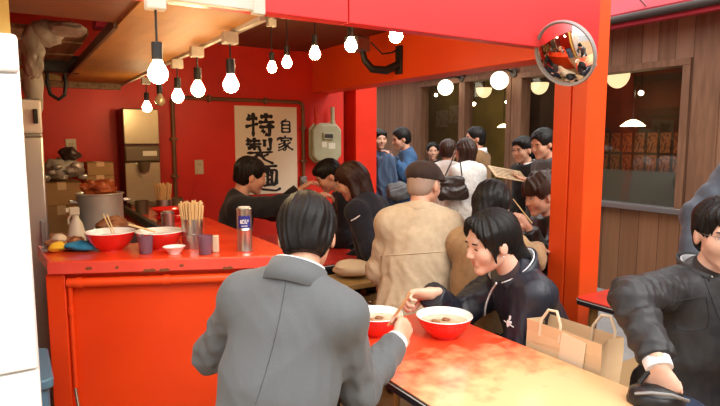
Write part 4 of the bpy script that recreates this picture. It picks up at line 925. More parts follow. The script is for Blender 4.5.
# --- storage rack above the kitchen
rk = thing('storage_shelf', 'rough plank storage shelf under the roof at the upper left', 'shelf', W(0, 0, 0), TH)
for k, b in enumerate((3.0, 3.24, 3.48, 3.72, 3.96, 4.2)): MB().bb(-.60, .355, b, b+.225, 1.99-.006*(k % 2), 2.015).build('plank', M['wood_plank'], rk, bevel=.004)
for a in (-.58, -.06): MB().bb(a, a+.04, 2.95, 4.68, 1.93, 1.985).build('rail', M['dark_ceiling'], rk, bevel=.004)
MB().bb(-.6, .34, 4.40, 4.47, 1.90, 1.97).build('front_rail', M['wood_seat'], rk)
for k, (u, v, b, r, m_, lab) in enumerate(((45, 34, 2.92, (.085, .06, .07), 'grey_bag', 'pale grey crumpled plastic bag stuffed on the upper left shelf'), (33, 54, 2.90, (.055, .05, .12), 'clear_bag', 'dull clear plastic bundle hanging beside the upper left shelf'), (66, 29, 2.86, (.09, .06, .035), 'grey_bag', 'flat grey plastic sheet bundle at the front edge of the shelf planks'))):
    a, z = pb(u, v, b); p = W(a, b, z)
    tag(crumple((0, 0, 0), r, 130+k, 48, .30).build('plastic_bag', M[m_], loc=p), lab, 'bag')
a, z = pb(101, 25, 2.9); tag(MB().bb(-.03, .03, -.05, .05, -.02, .02).build('packet', M['magenta'], loc=W(a, 2.9, z+.0), rotz=TH, bevel=.006), 'magenta packet at the edge of the upper left shelf', 'packet')
a, z = pb(33, 85, 3.3); tag(crumple((0, 0, 0), (.05, .05, .17), 140, 30, .2).build('plastic_sheet', M['grey_bag'], loc=W(a, 3.3, z)), 'grey plastic sheet hanging above the refrigerator', 'sheet')
a, z = pb(57, 70, 4.1); tg_ = thing('hose', 'black looped hose hanging from the shelf against the red wall', 'hose', W(a, 4.1, z), TH)
MB().bb(-.11, .13, -.05, .05, -.02, .09).build('clamp', M['black'], tg_, bevel=.01)
MB().tube([(-.055, 0, .0), (-.06, 0, -.08), (-.045, 0, -.155), (0, 0, -.185), (.035, 0, -.155), (.045, 0, -.08), (.04, 0, 0)], .012, 10).build('loop', M['black'], tg_)

# ================================================================== LAMPS
def pendant(label, u, v, b, r, top_z, on=True, group='bare bulbs over the counter', sock=.055, adj=0):
    p = at_b(u, v, b); t = thing('pendant_lamp', label, 'lamp', (p.x, p.y, p.z), TH, group); h = top_z-p.z
    prof = [(.0, -r), (r*.45, -r*.9), (r*.8, -r*.6), (r, -r*.1), (r*.93, r*.35), (r*.68, r*.85), (r*.46, r*1.25), (r*.42, r*1.45)]
    MB().lathe(prof, n=24, cap1=True).build('bulb', M['bulb'] if on else M['bulb_off'], t)
    MB().lathe([(r*.44, r*1.35), (r*.55, r*1.4), (r*.55, r*1.4+sock), (r*.35, r*1.45+sock), (.003, r*1.5+sock)], n=16, cap0=True).build('socket', M['black'], t)
    MB().cyl((0, 0, r*1.4+sock), (0, 0, h), .0035, None, 8).build('cord', M['black'], t)
    MB().bb(-.028, .028, -.02, .02, h-.045, h).build('ceiling_mount', M['trim_white'], t, bevel=.004)
    return t
pendant('largest bare bulb hanging nearest, in front of the plywood ceiling', 158, 74, 1.74, .029, 1.918, sock=.05)
for u, v, b, on, lab in ((231, 85, 2.12, True, 'bare bulb hanging above the chopstick can, rightmost of the plywood edge row'), (198, 90, 2.53, True, 'bare bulb second from the right along the plywood edge'), (178, 97, 2.98, True, 'bare bulb third from the right along the plywood edge'), (160, 101, 3.42, False, 'unlit bare bulb behind the glowing ones, above the dispenser'), (147, 107.5, 3.95, True, 'farthest bare bulb, above the drink dispenser')):
    p = at_b(u, v, b); pendant(lab, u, v, b, .030, 1.905, on)
tr_ = thing('lamp_track', 'pale lamp track under the dark ceiling boards', 'track', W(1.44, 3.0, 2.27), TH); MB().bb(-.014, .014, -1.0, 1.2, -.02, .019).build('rail', M['trim_white'], tr_, bevel=.003)
for u, v, b, lab in ((272, 68, 3.38, 'bare bulb farthest along the ceiling track, above the sign'), (287, 63, 3.11, 'bare bulb second farthest along the ceiling track'), (315, 54, 2.71, 'bare bulb in the middle of the ceiling track'), (351, 46, 2.39, 'bare bulb under the red fascia left of the black wall bracket'), (396, 36, 2.06, 'bare bulb half hidden under the red fascia, right above the bracket')):
    pendant(lab, u, v, b, .030, 2.25, True, 'bare bulbs on the ceiling track')
# wall bracket with small speaker on the beam
p = at_a(399, 60, 2.41); bk = thing('wall_bracket', 'black bracket arm holding a small grey speaker, fixed to the orange beam', 'bracket', W(2.42, p.dot(DB), p.z), TH)
MB().bb(-.02, 0, -.035, .035, -.10, .10).build('wall_plate', M['black_metal'], bk, bevel=.004)
MB().tube([(-.01, 0, -.03), (-.10, .03, -.075), (-.20, .06, -.07), (-.25, .08, -.01), (-.26, .09, .05)], [.028, .03, .028, .024, .02], 12).build('arm', M['black_metal'], bk)
MB().box((-.30, .10, .10), (.16, .12, .10), Matrix.Rotation(.4, 3, 'Z')).build('speaker', M['steel_dull'], bk, bevel=.012)
MB().tube([(-.2, .08, .12), (-.12, .05, .04), (-.06, .02, .05), (-.01, 0, .08)], .006, 8).build('cable', M['black'], bk)

# convex mirror on the post
mp = at_b(564.5, 54, 1.69); mir = thing('convex_mirror', 'round convex traffic mirror with a grey rim on the red post', 'mirror', mp)
tc_ = (CAM-mp).normalized(); tk = (W(.55, 2.2, .9)-mp).normalized(); ax_m = (tc_*.36+tk*.64).normalized()
RM = .142; sag = .032
MB().lathe([(RM*math.sin(k/14*.8)/math.sin(.8), sag*(math.cos(k/14*.8)-math.cos(.8))/(1-math.cos(.8))) for k in range(14, -1, -1)], (0, 0, 0), ax_m, n=56).build('mirror_face', M['mirror'], mir)
MB().lathe([(RM*.97, -.012), (RM*1.05, -.010), (RM*1.07, .0), (RM*1.04, .010), (RM*.985, .006), (RM*.97, -.012)], (0, 0, 0), ax_m, n=56).build('rim', M['grey_rim'], mir)
MB().lathe([(0, -.02), (RM*.9, -.012), (RM*.97, -.010)], (0, 0, 0), ax_m, n=40).build('back_shell', M['grey_rim'], mir)
MB().tube([Vector((0, 0, 0))-ax_m*.018, W(*(2.58, 1.856))+Vector((0, 0, mp.z))-mp], .014, 10).build('mounting_arm', M['grey_rim'], mir)

# lamps of the building across the lane
def globe(u, v, rpx, bu, bv, lab):
    p = at_a(u, v, A0-.20); dist = (p-CAM).length; r = rpx/FPX*dist; q = at_a(bu, bv, A0-.03)
    t = thing('globe_lamp', lab, 'lamp', p, 0, 'globe lamps on the street wall')
    MB().sphere((0, 0, 0), r, 28).build('globe', M['globe'], t); d = q-p
    MB().tube([Vector((0, 0, r*.9)), Vector((0, 0, r*1.15)), d*.5+Vector((0, 0, r*.8)), d], .012, 8).build('arm', M['black_metal'], t)
    MB().cyl(d+DA*.026, d-DA*.02, .055, .05, 20).build('wall_plate', M['gutter'], t)
globe(445.5, 87.5, 7.6, 462, 78, 'lit white globe lamp on the boarded wall, the left one'); globe(499.5, 80.5, 8.6, 514, 73, 'lit white globe lamp on the boarded wall, nearer the mirror')
def bowl_lamp(u, vtop, rpx, lab):
    p = at_a(u, vtop, A0+.34); r = rpx/FPX*(p-CAM).length; t = thing('bowl_lamp', lab, 'lamp', p, 0, 'bowl lamps behind the street windows')
    MB().lathe([(0, -r*1.25)]+[(r*math.sin(k/8*math.pi/2), -r*1.25*math.cos(k/8*math.pi/2)) for k in range(1, 9)]+[(0, .005)], n=28).build('shade', M['globe_dim'], t)
    MB().cyl((0, 0, 0), (0, 0, 2.62-p.z), .012, None, 8).build('stem', M['black_metal'], t)
bowl_lamp(484, 88, 7.5, 'yellowish bowl lamp behind the left street window'); bowl_lamp(539.5, 83, 8.5, 'yellowish bowl lamp behind the window beside the mirror'); bowl_lamp(618, 74, 10, 'yellowish bowl lamp behind the large right window')
def cone_lamp(u, v, wpx, lab, a=5.95):
    p = at_a(u, v, a); r = wpx/2/FPX*(p-CAM).length; t = thing('pendant_lamp', lab, 'lamp', p, 0, 'cone lamps inside the street building')
    MB().lathe([(r, -r*.22), (r*.55, r*.15), (r*.18, r*.32), (0, r*.33)], n=28).build('shade', M['cone_lamp'], t); MB().cyl((0, 0, r*.3), (0, 0, 2.62-p.z), .006, None, 6).build('cord', M['black'], t)
cone_lamp(633, 123.5, 21, 'lit cone pendant lamp behind the large right window'); cone_lamp(503.5, 126, 12, 'lit cone pendant lamp behind the left street window')
for k, (u, v, lab) in enumerate(((641, 93, 'tiny lit spot lamp above the cone lamp in the right window'), (474, 104, 'tiny lit spot lamp beside the left bowl lamp'), (507, 102, 'tiny lit spot lamp at the right of the left window'), (436, 95, 'tiny lit spot lamp at the far left of the street window'))):
    p = at_a(u, v, 6.0); t = thing('spot_lamp', lab, 'lamp', p, 0, 'spot lamps inside the street building'); MB().sphere((0, 0, 0), .028, 14).build('bulb', M['shade'], t); MB().cyl((0, 0, .02), (0, 0, 2.62-p.z), .008, None, 6).build('stem', M['black'], t)
for k, (u0, v0, u1, v1, lab) in enumerate(((436, 111, 448, 127, 'pale notice pinned inside the left street window, the left one'), (449.5, 106, 461, 123, 'pale notice pinned inside the left street window, the right one'))):
    p0, p1 = at_a(u0, v0, 6.29), at_a(u1, v1, 6.29); b0, b1 = p0.dot(DB), p1.dot(DB); zc = (p0.z+p1.z)/2
    tag(MB().bb(-.008, 0, -abs(b1-b0)/2, abs(b1-b0)/2, (p1.z-p0.z)/2, (p0.z-p1.z)/2).build('notice', M['poster'], loc=W(6.295, (b0+b1)/2, zc), rotz=TH), lab, 'notice')
for row in range(2):
    for k in range(15):
        b = 2.35+k*.155; z = 1.46-.26*row
        o = MB().bb(-.006, 0, -.06, .06, -.115, .115).build('menu_strip', M['menu_strip'], loc=W(6.345, b, z), rotz=TH); tag(o, 'brownish paper menu strip in the rows inside the right street window', 'menu', 'menu strips behind the right window')
# ================================================================== PEOPLE
def A3(p): return np.array(p, float)
GREY_SUIT = cloth('grey_suit_cloth', (.118, .127, .133), .7, (.098, .106, .113), 420, ((500, 500, 500), .25, .001))
NAVY = cloth('navy_black_nylon', (.018, .020, .030), .42, (.012, .013, .022), 20, ((30, 30, 30), .35, .006), 0, .5)
CHAR = cloth('charcoal_jacket_cloth', (.030, .030, .032), .5, (.02, .02, .022), 25, ((35, 35, 35), .35, .006), 0, .45)
BEIGE = cloth('beige_jacket_cloth', (.52, .405, .27), .8, (.46, .35, .23), 30, ((40, 40, 40), .3, .004))
TAN = cloth('tan_coat_cloth', (.36, .21, .10), .85); BLACK_C = cloth('black_cloth', (.014, .013, .014), .8); BLACKN = cloth('dark_navy_cloth', (.016, .017, .026), .8)
BLUE = cloth('blue_jacket_cloth', (.035, .10, .22), .7); DKBLUE = cloth('dark_blue_jacket_cloth', (.035, .055, .10), .7); WHITEC = cloth('white_coat_cloth', (.85, .83, .79), .85)
BROWNC = cloth('camel_jacket_cloth', (.27, .15, .065), .8); GREYJ = cloth('grey_jacket_cloth', (.10, .105, .115), .6); GREYBL = cloth('grey_blue_jacket_cloth', (.065, .077, .10), .6); CAPM = cloth('cap_cloth', (.045, .027, .022), .8)
BLACKL = cloth('black_leather_jacket', (.018, .016, .016), .38, (.012, .011, .011), 20, ((30, 30, 30), .4, .006), 0, .5)

def cuff(info, sd, m, r=.036, l0=-.03, l1=.012, name='shirt_cuff'):
    el, w = A3(info['arms'][sd][0]), A3(info['arms'][sd][1]); d = unit(w-el)
    MB().tube([Vector(w+d*l0)-info['base'], Vector(w+d*l1)-info['base']], [r, r*.96], 20).build(name, m, info['root'])
def seat_for(info, label, r=.16, z=None, size=None, rot=TH):
    p = info['pel']; z = z or max(.3, p[2]-.115); c = p+info['fwd']*.06; return stool(label, (c[0], c[1]), z, r, None, rot, size)
def surf_pick(o, u, v):
    """where the line of sight through that pixel meets a surface (to place a badge on it)"""
    dg = bpy.context.evaluated_depsgraph_get(); dg.update(); mw = o.matrix_world; mi = mw.inverted(); r = ray(u, v)
    ok, loc, nrm, _ = o.ray_cast(mi @ CAM, (mi.to_3x3() @ r).normalized()); return (mw @ loc, (mw.to_3x3() @ nrm).normalized()) if ok else (None, None)
def child(info, name):
    return [c for c in info['root'].children if c.name.split('.')[0] == name][0]
def glasses(info, m=None):
    L, A, s = info['L'], info['A'], info['s']; b = info['base']; mb = MB()
    for sx in (-1, 1):
        mb.tube([Vector(L(sx*.033+.021*math.cos(t), .104-.012*abs(sx*.033+.021*math.cos(t))/.05, .002+.014*math.sin(t)))-b for t in [2*math.pi*k/20 for k in range(20)]], .0011*s, 6, closed=True)
        mb.tube([Vector(L(sx*.054, .092, .006))-b, Vector(L(sx*.074, .06, .006))-b, Vector(L(sx*.080, -.01, .004))-b], .0011*s, 6)
    mb.tube([Vector(L(-.012, .104, .005))-b, Vector(L(.012, .104, .005))-b], .0011*s, 6)
    mb.build('glasses', m or M['steel_dull'], info['root'])

# --- 1. man in the grey suit, back to us
h1 = at_y(307, 235, 1.70)
g1 = person('man in grey suit jacket seen from behind, eating at the near table', h1, 72, 91, pitch=20, lean=17, side_lean=5, s=1.0, vox=.0065, hvox=.0045, hair='short', top=GREY_SUIT, fold=(.0062, 12), seed=2, eyes=False, shoulder_w=.158, bulk=.010, loose=.009, kgs=.026,
            R=dict(w=A3(at_y(396, 342, 1.80)), h=A3((.40, .60, .45)), n=A3((-.75, .35, -.35)), pole=A3((-.25, -.35, -.9)), curl=(.75, .85, .95, 1.0), thumb=.7),
            Lh=dict(w=A3(at_y(290, 350, 1.80)), h=A3((.8, .5, -.05)), n=A3((.3, .2, -.9)), pole=A3((-1, -.1, -.25)), curl=.6), cufflen=.0, neckfwd=.055, legdir=45)
ring_collar(g1, 'shirt_collar', SHIRT, .074, .066, .062, 30, .004, -.010, .3)
ring_collar(g1, 'jacket_collar', GREY_SUIT, .094, .072, .066, 42, .007, -.026, .45)
cuff(g1, 1, SHIRT, .040, -.03, .010)
seat_for(g1, 'wooden stool under the man in the grey suit')
# jacket seams: centre back and armholes lie on the cloth
jk = child(g1, 'jacket')
def seam(o, uv, r, m, name, parent, base):
    pts = [surf_pick(o, u, v) for u, v in uv]; pts = [p+n*.0006-base for p, n in pts if p is not None]
    if len(pts) > 2: MB().tube(pts, r, 6).build(name, m, parent)
SEAM = cloth('grey_suit_seam', (.07, .077, .085), .8)
seam(jk, [(288+(255-288)*t+4*math.sin(t*3), 268+136*t) for t in [k/16 for k in range(17)]], .0011, SEAM, 'back_seam', g1['jacket'], g1['base'])
sticks('wooden chopsticks in the hand of the man in the grey suit', at_y(411, 292, 1.93), at_y(389, 325, 2.0), r=.0036, gap=.012)

# --- 2. woman in navy jacket
h2 = at_y(491, 242, 2.30)
g2 = person('woman in navy jacket with a white emblem, bending over her ramen bowl', h2, 190, 196, pitch=12, roll=-.05, lean=24, s=1.05, vox=.007, hvox=.0042, hair='tied', top=NAVY, fold=(.0068, 16), seed=4, skin=SKIN_PALE, eyes='closed', loose=.020, shoulder_w=.145,
            R=dict(w=A3(at_y(430, 293, 2.30)), h=A3((-.95, .02, -.12)), n=A3((-.25, -.6, -.75)), pole=A3((.2, .5, -.8)), curl=(.7, .85, .95, 1.0), thumb=.6),
            Lh=dict(w=A3(at_y(474, 388, 2.30)), h=A3((-.8, .1, -.3)), n=A3((-.1, .2, -.9)), pole=A3((.25, -.6, -.4)), curl=.5), neckfwd=.045, legdir=175)
ring_collar(g2, 'collar', NAVY, .098, .094, .075, 38, .008, -.055, .5, flare=.012)
ring_collar(g2, 'collar_lining', SHIRT, .090, .088, .074, 36, .003, -.052, .5, flare=.012)
jk2 = child(g2, 'jacket')
WP = mat('white_print', (.80, .80, .82), .6)
pk = surf_pick(jk2, 509, 323)
if pk[0] is not None:
    n_ = pk[1]; rt_ = Vector((0, 0, 1)).cross(n_).normalized(); up_ = n_.cross(rt_); em = MB()
    def blob(pts, d=.0015):
        n = len(pts); q0 = [pk[0]+rt_*x+up_*y+n_*(d-.004)-g2['base'] for x, y in pts]; q1 = [pk[0]+rt_*x+up_*y+n_*d-g2['base'] for x, y in pts]
        em.add(q0+q1, [tuple(range(n-1, -1, -1)), tuple(range(n, 2*n))]+[(i, (i+1) % n, n+(i+1) % n, n+i) for i in range(n)])
    blob([(0, -.018), (.012, -.006), (.017, .006), (.010, .011), (.002, .006), (-.006, .012), (-.014, .006), (-.012, -.006)], .003)
    blob([(-.004, .012), (.002, .010), (.006, .020), (.004, .030), (-.001, .024), (-.003, .032), (-.008, .024)], .003)
    blob([(-.038, -.004), (.036, -.006), (.036, -.0035), (-.038, -.0015)], .002)
    em.build('emblem', WP, g2['jacket'])
# front zip placket edge, pale
zp = [surf_pick(jk2, 497-12*t-4*math.sin(3*t), 283+36*t) for t in [k/9 for k in range(10)]]
zp = [p+n*.002-g2['base'] for p, n in zp if p is not None]
if len(zp) > 3: MB().tube(zp, .0045, 8).build('front_piping', SHIRT, g2['jacket'])
# earring
e_ = Vector(g2['L'](-.082, .0, -.046)); MB().sphere(e_-g2['base'], .0035, 10).build('earring', M['chrome'], g2['root'])

# --- 3. man at the right edge
h3 = at_y(723, 234, 1.92)
g3 = person('man with glasses in charcoal jacket and jeans, sitting at the right edge', h3, 284, 256, pitch=2, roll=.22, lean=4, side_lean=-6, s=1.0, vox=.007, hvox=.0042, hair='short_fringe', top=CHAR, legm=JEANS, fold=(.008, 14), seed=6, eyes='open', loose=.015, shoulder_w=.150, skin=SKIN_PALE,
            R=dict(w=A3(at_y(659, 367, 1.58)), h=A3((.25, -.1, -.8)), n=A3((.5, .75, .1)), pole=A3((-.15, -.06, .05)), curl=(.75, .8, .85, .9), thumb=.5),
            Lh=dict(w=A3(at_y(770, 350, 1.62)), curl=.5, pole=A3((.6, .3, -.6))), hemdrop=.03, legdir=285, cufflen=-.012)
ring_collar(g3, 'collar', CHAR, .098, .088, .07, 40, .008, -.05, .4, flare=.02)
ring_collar(g3, 'shirt_collar', SHIRT, .088, .078, .06, 36, .004, -.045, .4, flare=.014)
cuff(g3, 1, SHIRT, .040, -.03, .006)
glasses(g3)
jk3 = child(g3, 'jacket')
CHS = cloth('charcoal_seam', (.016, .016, .017), .6)
seam(jk3, [(672+a, 300+b) for a, b in ((0, 2), (10, 0), (22, -2), (34, -3), (36, 8), (37, 20), (35, 28), (25, 31), (12, 31), (4, 28), (1, 16), (0, 2))], .0014, CHS, 'pocket_seam', g3['jacket'], g3['base'])
seam(jk3, [(700+3*k, 268+8*k) for k in range(9)], .0014, CHS, 'placket_seam', g3['jacket'], g3['base'])
pk = surf_pick(jk3, 704, 276)
if pk[0] is not None: MB().cyl(pk[0]-g3['base'], pk[0]+pk[1]*.004-g3['base'], .008, .007, 16).build('button', M['black_metal'], g3['jacket'])
seat_for(g3, 'wooden stool under the man with glasses at the right edge')
hb = thing('handbag', 'black leather bag with a zip in the lap of the man at the right edge', 'bag', at_y(657, 401, 1.58), math.radians(-15))
crumple((0, 0, 0), (.085, .06, .062), 31, 32, .14).build('bag_body', M['leather'], hb)
MB().tube([(-.07, -.045, .035), (-.03, -.062, .05), (.02, -.064, .05), (.07, -.045, .03)], .005, 8).build('zip', M['steel_dull'], hb)
MB().tube([(-.05, 0, .05), (-.03, 0, .085), (.01, 0, .09), (.04, 0, .05)], .008, 8).build('handle', M['leather'], hb)
# --- person behind him, only the sleeve in view
person('person in grey blue jacket standing behind the seated man, only sleeve in view', at_y(786, 118, 2.35), 262, lean=4, sit=False, s=.97, vox=.010, hvox=.009, top=GREYBL, fold=(.005, 12), seed=8, eyes=False, loose=.014,
       R=dict(w=A3(at_y(693, 264, 2.30)), pole=A3((-.35, .5, -.1)), curl=.4))

# --- 4. older man in beige with a cap
h4 = at_y(424, 184, 2.95)
g4 = person('older man in beige jacket and dark flat cap, seated with his back to us', h4, 84, 55, pitch=10, lean=7, side_lean=2, s=1.0, vox=.009, hvox=.007, hair='nape', hairm=mat('grey_hair', (.36, .25, .19), .7), top=BEIGE, fold=(.006, 19), seed=10, eyes=False, loose=.018, bulk=.014, shoulder_w=.152, hemdrop=.02,
            R=dict(w=A3(at_y(442, 264, 3.2)), pole=A3((.4, -.3, -.8))), Lh=dict(w=A3(at_y(388, 282, 3.15)), pole=A3((-.4, -.4, -.8))))
ring_collar(g4, 'collar', BEIGE, .092, .080, .055, 45, .008, -.025, .35)
seam(g4['jacket'], [(380+7*k, 256-.5*k) for k in range(10)], .0035, BEIGE, 'waist_seam', g4['jacket'], g4['base'])
L4, A4 = g4['L'], g4['A']
cg = [Grp([ell(L4(0, -.012, .052), (.094, .114, .072), A4), ell(L4(0, .075, .052), (.075, .055, .02), A4, .03)], [(L4(0, -.03, .022), -A4[:, 2]*.97+A4[:, 1]*.10)], (.002, sines(3, 30))), Grp([ell(L4(0, .125, .036), (.068, .045, .009), A4)])]
sdf_obj('cap', cg, .006, CAPM, g4['root'], g4['base'], kg=.01)
seat_for(g4, 'wooden bench seat under the older man in beige', size=(.27, .14))
# --- 5. long haired person in tan coat
g5 = person('long dark haired person in tan coat, behind the woman in navy', at_y(493, 204, 2.78), 58, 50, pitch=12, lean=6, s=.95, vox=.010, hvox=.008, hair='long', top=TAN, fold=(.005, 11), seed=12, eyes=False, loose=.02,
            R=dict(w=A3(at_y(536, 250, 3.05))), Lh=dict(w=A3(at_y(500, 250, 3.15))))
seat_for(g5, 'wooden stool under the long haired person in tan coat')
# --- 6. curly haired eater
g6 = person('curly haired person in black leather jacket, lifting chopsticks beside the red post', at_y(541, 195, 3.55), 190, 194, pitch=14, lean=6, s=1.03, vox=.010, hvox=.0062, hair='curly', hairm=HAIR_BR, top=BLACKL, fold=(.006, 12), seed=14, eyes='open', loose=.018,
            R=dict(w=A3(at_y(524, 232, 3.40)), h=A3((-.5, -.2, .85)), n=A3((-.6, .5, -.2)), pole=A3((.1, .2, -.9)), curl=.7),
            Lh=dict(w=A3(at_y(528, 228, 3.27)), h=A3((-.55, .1, .8)), n=A3((-.6, .5, -.2)), pole=A3((.05, -.2, -.9)), curl=.75))
sticks('chopsticks held up by the curly haired person', at_y(513, 199, 3.22), at_y(532, 223, 3.20), r=.0045, gap=.012)
seat_for(g6, 'wooden stool under the curly haired person')
# --- 7. man in black under the sign
g7 = person('man in black coat seated under the sign, reaching right', at_y(251, 176, 3.72), 15, 22, pitch=14, lean=10, s=.98, vox=.010, hvox=.007, hair='short', top=BLACK_C, fold=(.004, 11), seed=16, eyes='closed', loose=.016,
            R=dict(w=A3(at_y(318, 196, 3.75)), h=A3((.9, .2, .15)), n=A3((0, .2, -1)), pole=A3((0, -.3, -1)), curl=.5), Lh=dict(w=A3(at_y(300, 190, 4.0)), pole=A3((0, .2, -1))))
seat_for(g7, 'wooden stool under the man in black below the sign')
# --- 8, 9. two dark figures at the inner table
g8 = person('dark haired person bowing under the gas meter, facing left', at_y(328, 176, 4.15), 190, 196, pitch=28, lean=18, s=.96, vox=.011, hvox=.008, hair='short_fringe', top=BLACKN, fold=(.004, 11), seed=18, eyes='closed', loose=.014)
seat_for(g8, 'wooden stool under the person bowing below the gas meter')
g9 = person('person with brown bobbed hair in dark navy top, beside the red pilaster', at_y(351, 181, 3.62), 150, 170, pitch=25, lean=14, s=.96, vox=.011, hvox=.008, hair='bob', hairm=HAIR_BR, top=BLACKN, fold=(.004, 11), seed=20, eyes='closed', loose=.016, Lh=dict(w=A3(at_y(385, 222, 3.5)), pole=A3((.4, -.4, -.8))))
seat_for(g9, 'wooden bench seat under the person with bobbed hair', size=(.30, .14))
piping = [surf_pick(child(g9, 'jacket'), 338+t*22, 222-t*7+3*math.sin(t*3)) for t in (0, .2, .4, .6, .8, 1)]
piping = [p+n*.001-g9['base'] for p, n in piping if p is not None]
if len(piping) > 2: MB().tube(piping, .004, 6).build('sleeve_piping', SHIRT, g9['jacket'])
# cream bag on the bench
p = at_y(352, 268, 3.30); tag(crumple((0, 0, 0), (.125, .09, .055), 51, 30, .18).build('cloth_bag', M['cream'], loc=p), 'cream cloth bag lying on a seat beside the older man in beige', 'bag')
stool('low wooden seat under the cream cloth bag', (p.x, p.y), p.z-.06, .15, None, TH, (.22, .14))

# --- people in the lane
def lane(label, u, vtop, Y, yaw, hair, top, **k):
    pt = at_y(u, vtop, Y); s = pt.z/1.725; hz = pt.z-.128*s
    d = dict(lean=2, sit=False, s=s, vox=.012, hvox=.0085, hair=hair, top=top, eyes=False, loose=.016, fold=(.0065, 18), hemdrop=.06); d.update(k)
    return person(label, (pt.x, pt.y, hz), yaw, **d)
s11 = lane('man in dark blue jacket standing at the left end of the lane, facing us', 380, 129, 6.5, 300, 'short_fringe', DKBLUE, legm=JEANS, seed=30, eyes='closed', hyaw=285)
s12 = lane('man in bright blue jacket standing in profile, holding up a blue jacket', 401, 127.5, 6.1, 188, 'short', BLUE, legm=JEANS, seed=32, pitch=12, hyaw=195, lean=4,
           Lh=dict(w=A3(at_y(392, 158, 5.85)), pole=A3((.4, -.3, -.8))), R=dict(w=A3(at_y(391, 160, 6.15)), pole=A3((.4, .3, -.8))), eyes='closed')
p = at_y(388, 176, 5.75); q_ = np.array(p); U_ = np.array([0, 0, 1.]); X_ = np.array([1., 0, 0])
dj = thing('held_jacket', 'dark blue jacket held up by the man in bright blue', 'jacket', p)
sdf_obj('jacket_body', [Grp([cone(U_*.17-X_*.05, U_*.17+X_*.06, .055, .05, .05, (0, 1, 0), .5), cone(U_*.10, -U_*.24, .10, .13, .06, (0, 1, 0), .45), cone(U_*.15-X_*.07, -U_*.22-X_*.12, .05, .045, .05, (0, 1, 0), .7)], (), (.020, sines(61, 40, (1, 1, .5))))], .010, cloth('denim_cloth', (.06, .10, .175), .8), dj, (0, 0, 0))
p = at_y(398, 192, 5.7); bg_ = tag(crumple((0, 0, 0), (.15, .09, .11), 62, 40, .38).build('shoulder_bag', cloth('grey_bag_cloth', (.17, .18, .19), .8), loc=p), 'grey cloth shoulder bag below the held blue jacket', 'bag')
s13 = lane('person with dark hair half hidden behind the women in white', 433, 142, 6.7, 265, 'short', BLACK_C, seed=34, eyes='closed')
s14 = lane('woman in white coat with a black shoulder bag, seen from behind', 449, 139, 5.3, 70, 'short', WHITEC, hairm=HAIR_BR, seed=36, hyaw=50)
s15 = lane('woman in white coat with brown bobbed hair, right of the black bag', 465, 138, 5.05, 120, 'bob', WHITEC, hairm=HAIR_BR, seed=38, hyaw=140)
sbg = thing('shoulder_bag', 'dark brown leather shoulder bag on the back of the woman in white', 'bag', at_y(453, 187, 4.80), math.radians(10))
sdf_obj('bag_body', [Grp([cone((-.085, 0, -.055), (.085, 0, -.055), .065, .065, .03, (0, 1, 0), .6), cone((-.065, 0, .05), (.065, 0, .05), .045, .045, .05, (0, 1, 0), .6)], (), (.006, sines(5, 45)))], .008, M['bag_brown'], sbg, (0, 0, 0))
lp = sbg.location; MB().tube([at_y(445, 176, 4.79)-lp, at_y(451, 163, 4.82)-lp, at_y(457, 147, 4.90)-lp, at_y(460, 160, 4.80)-lp, at_y(462, 176, 4.79)-lp], .006, 8).build('strap', M['bag_brown'], sbg)
for m_ in list(sbg.children):
    if m_.name.startswith('strap'): m_.rotation_euler = (0, 0, -math.radians(10))
s16 = lane('man in camel jacket standing in profile behind the women in white', 475, 126.5, 5.7, 150, 'short', BROWNC, seed=40, hyaw=185, eyes='closed')
ring_collar(s16, 'shirt_collar', SHIRT, .085, .075, .06, 30, .006, -.03, .3)
s17 = lane('smiling man with glasses in dark jacket holding a menu board', 523, 136, 4.7, 200, 'short_fringe', BLACK_C, seed=42, hyaw=212, eyes='open', pitch=6,
           R=dict(w=A3(at_y(524, 181, 4.75)), h=A3((-.8, .1, .2)), n=A3((.1, .1, 1)), pole=A3((.4, .3, -.9))), Lh=dict(w=A3(at_y(527, 180, 4.45)), h=A3((-.8, .1, .2)), n=A3((0, 0, 1)), pole=A3((.5, -.4, -.9)), curl=.3))
ring_collar(s17, 'shirt_collar', SHIRT, .085, .075, .06, 30, .006, -.03, .3); glasses(s17, M['black'])
c0 = at_y(508, 174, 4.50); bd = thing('menu_board', 'brown printed menu board held out by the man with glasses', 'board', c0, math.radians(10))
Rb = Matrix.Rotation(math.radians(10), 3, 'Y') @ Matrix.Rotation(math.radians(22), 3, 'X')
MB().box((0, 0, 0), (.29, .21, .008), Rb).build('sheet', M['board'], bd, bevel=.002)
lm = MB()
for k in range(6): lm.box(Rb @ Vector((-.02, -.08+.03*k, .0045)), (.20, .007, .001), Rb)
lm.build('print_lines', M['ink'], bd)
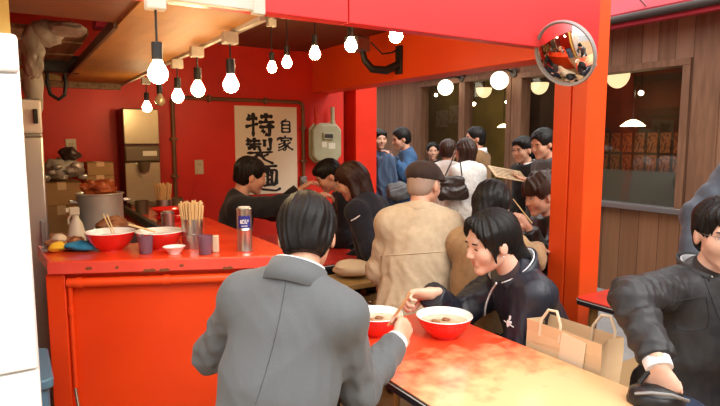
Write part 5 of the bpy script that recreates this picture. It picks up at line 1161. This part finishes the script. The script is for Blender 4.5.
s18 = lane('man in grey jacket leaning in beside the red post, facing left', 543, 128.5, 4.35, 195, 'short', GREYJ, seed=44, hyaw=205, lean=8, pitch=15, eyes='closed')

# ================================================================== PAPER BAG
pbx = thing('paper_bag', 'kraft paper carrier bag with cord handles beside the woman in navy', 'bag', W(1.70, 1.262, .475), TH-math.pi/2)
BW, BD, BH = .150, .055, .345
zt_ = BH
def bag_ring(z, w, d): return [(-w, -d, z), (w, -d, z), (w+.0, 0, z), (w, d, z), (-w, d, z), (-w, 0, z)]
rings = []; nz_ = 9
for k in range(nz_):
    t = k/(nz_-1); w = BW*(1+.08*t); d = BD*(1+.1*t); rg = bag_ring(t*zt_, w, d); rg[2] = (w-.03*t*(1-.3*t), .0, t*zt_); rg[5] = (-w+.03*t*(1-.3*t), 0, t*zt_)
    rings.append([Vector(x)+Vector((.003*math.sin(7*t+i), .004*math.sin(9*t+2*i), 0)) for i, x in enumerate(rg)])
vs_ = [v for r in rings for v in r]; fs = [(k*6+i, k*6+(i+1) % 6, (k+1)*6+(i+1) % 6, (k+1)*6+i) for k in range(nz_-1) for i in range(6)]+[tuple(range(5, -1, -1))]
b_ = MB().add(vs_, fs).build('bag_body', M['kraft'], pbx, smooth=False); sm = b_.modifiers.new('t', 'SOLIDIFY'); sm.thickness = .0015
fl = MB().box((.045, -BD*1.06-.006, zt_-.11), (.10, .004, .20), Matrix.Rotation(.10, 3, 'Y')).build('folded_flap', M['kraft_light'], pbx)
for k, (y, dx) in enumerate(((-BD*1.05, -.055), (BD*1.0, .085))):
    x0 = dx-.045; hd = [(x0, y, zt_-.05), (x0+.005, y, zt_+.01), (x0+.03, y+.01, zt_+.055), (x0+.065, y+.012, zt_+.058), (x0+.088, y+.005, zt_+.015), (x0+.09, y, zt_-.05)]
    MB().tube(hd, .0055, 8).build('cord_handle', M['kraft_light'], pbx)
stool('wooden bench under the woman in navy and the paper bag', (0, 0), .455, size=(.16, .52))
bch = [o for o in COL.objects if o.get('label', '') == 'wooden bench under the woman in navy and the paper bag'][0]
bch.location = W(1.83, 1.50, 0)
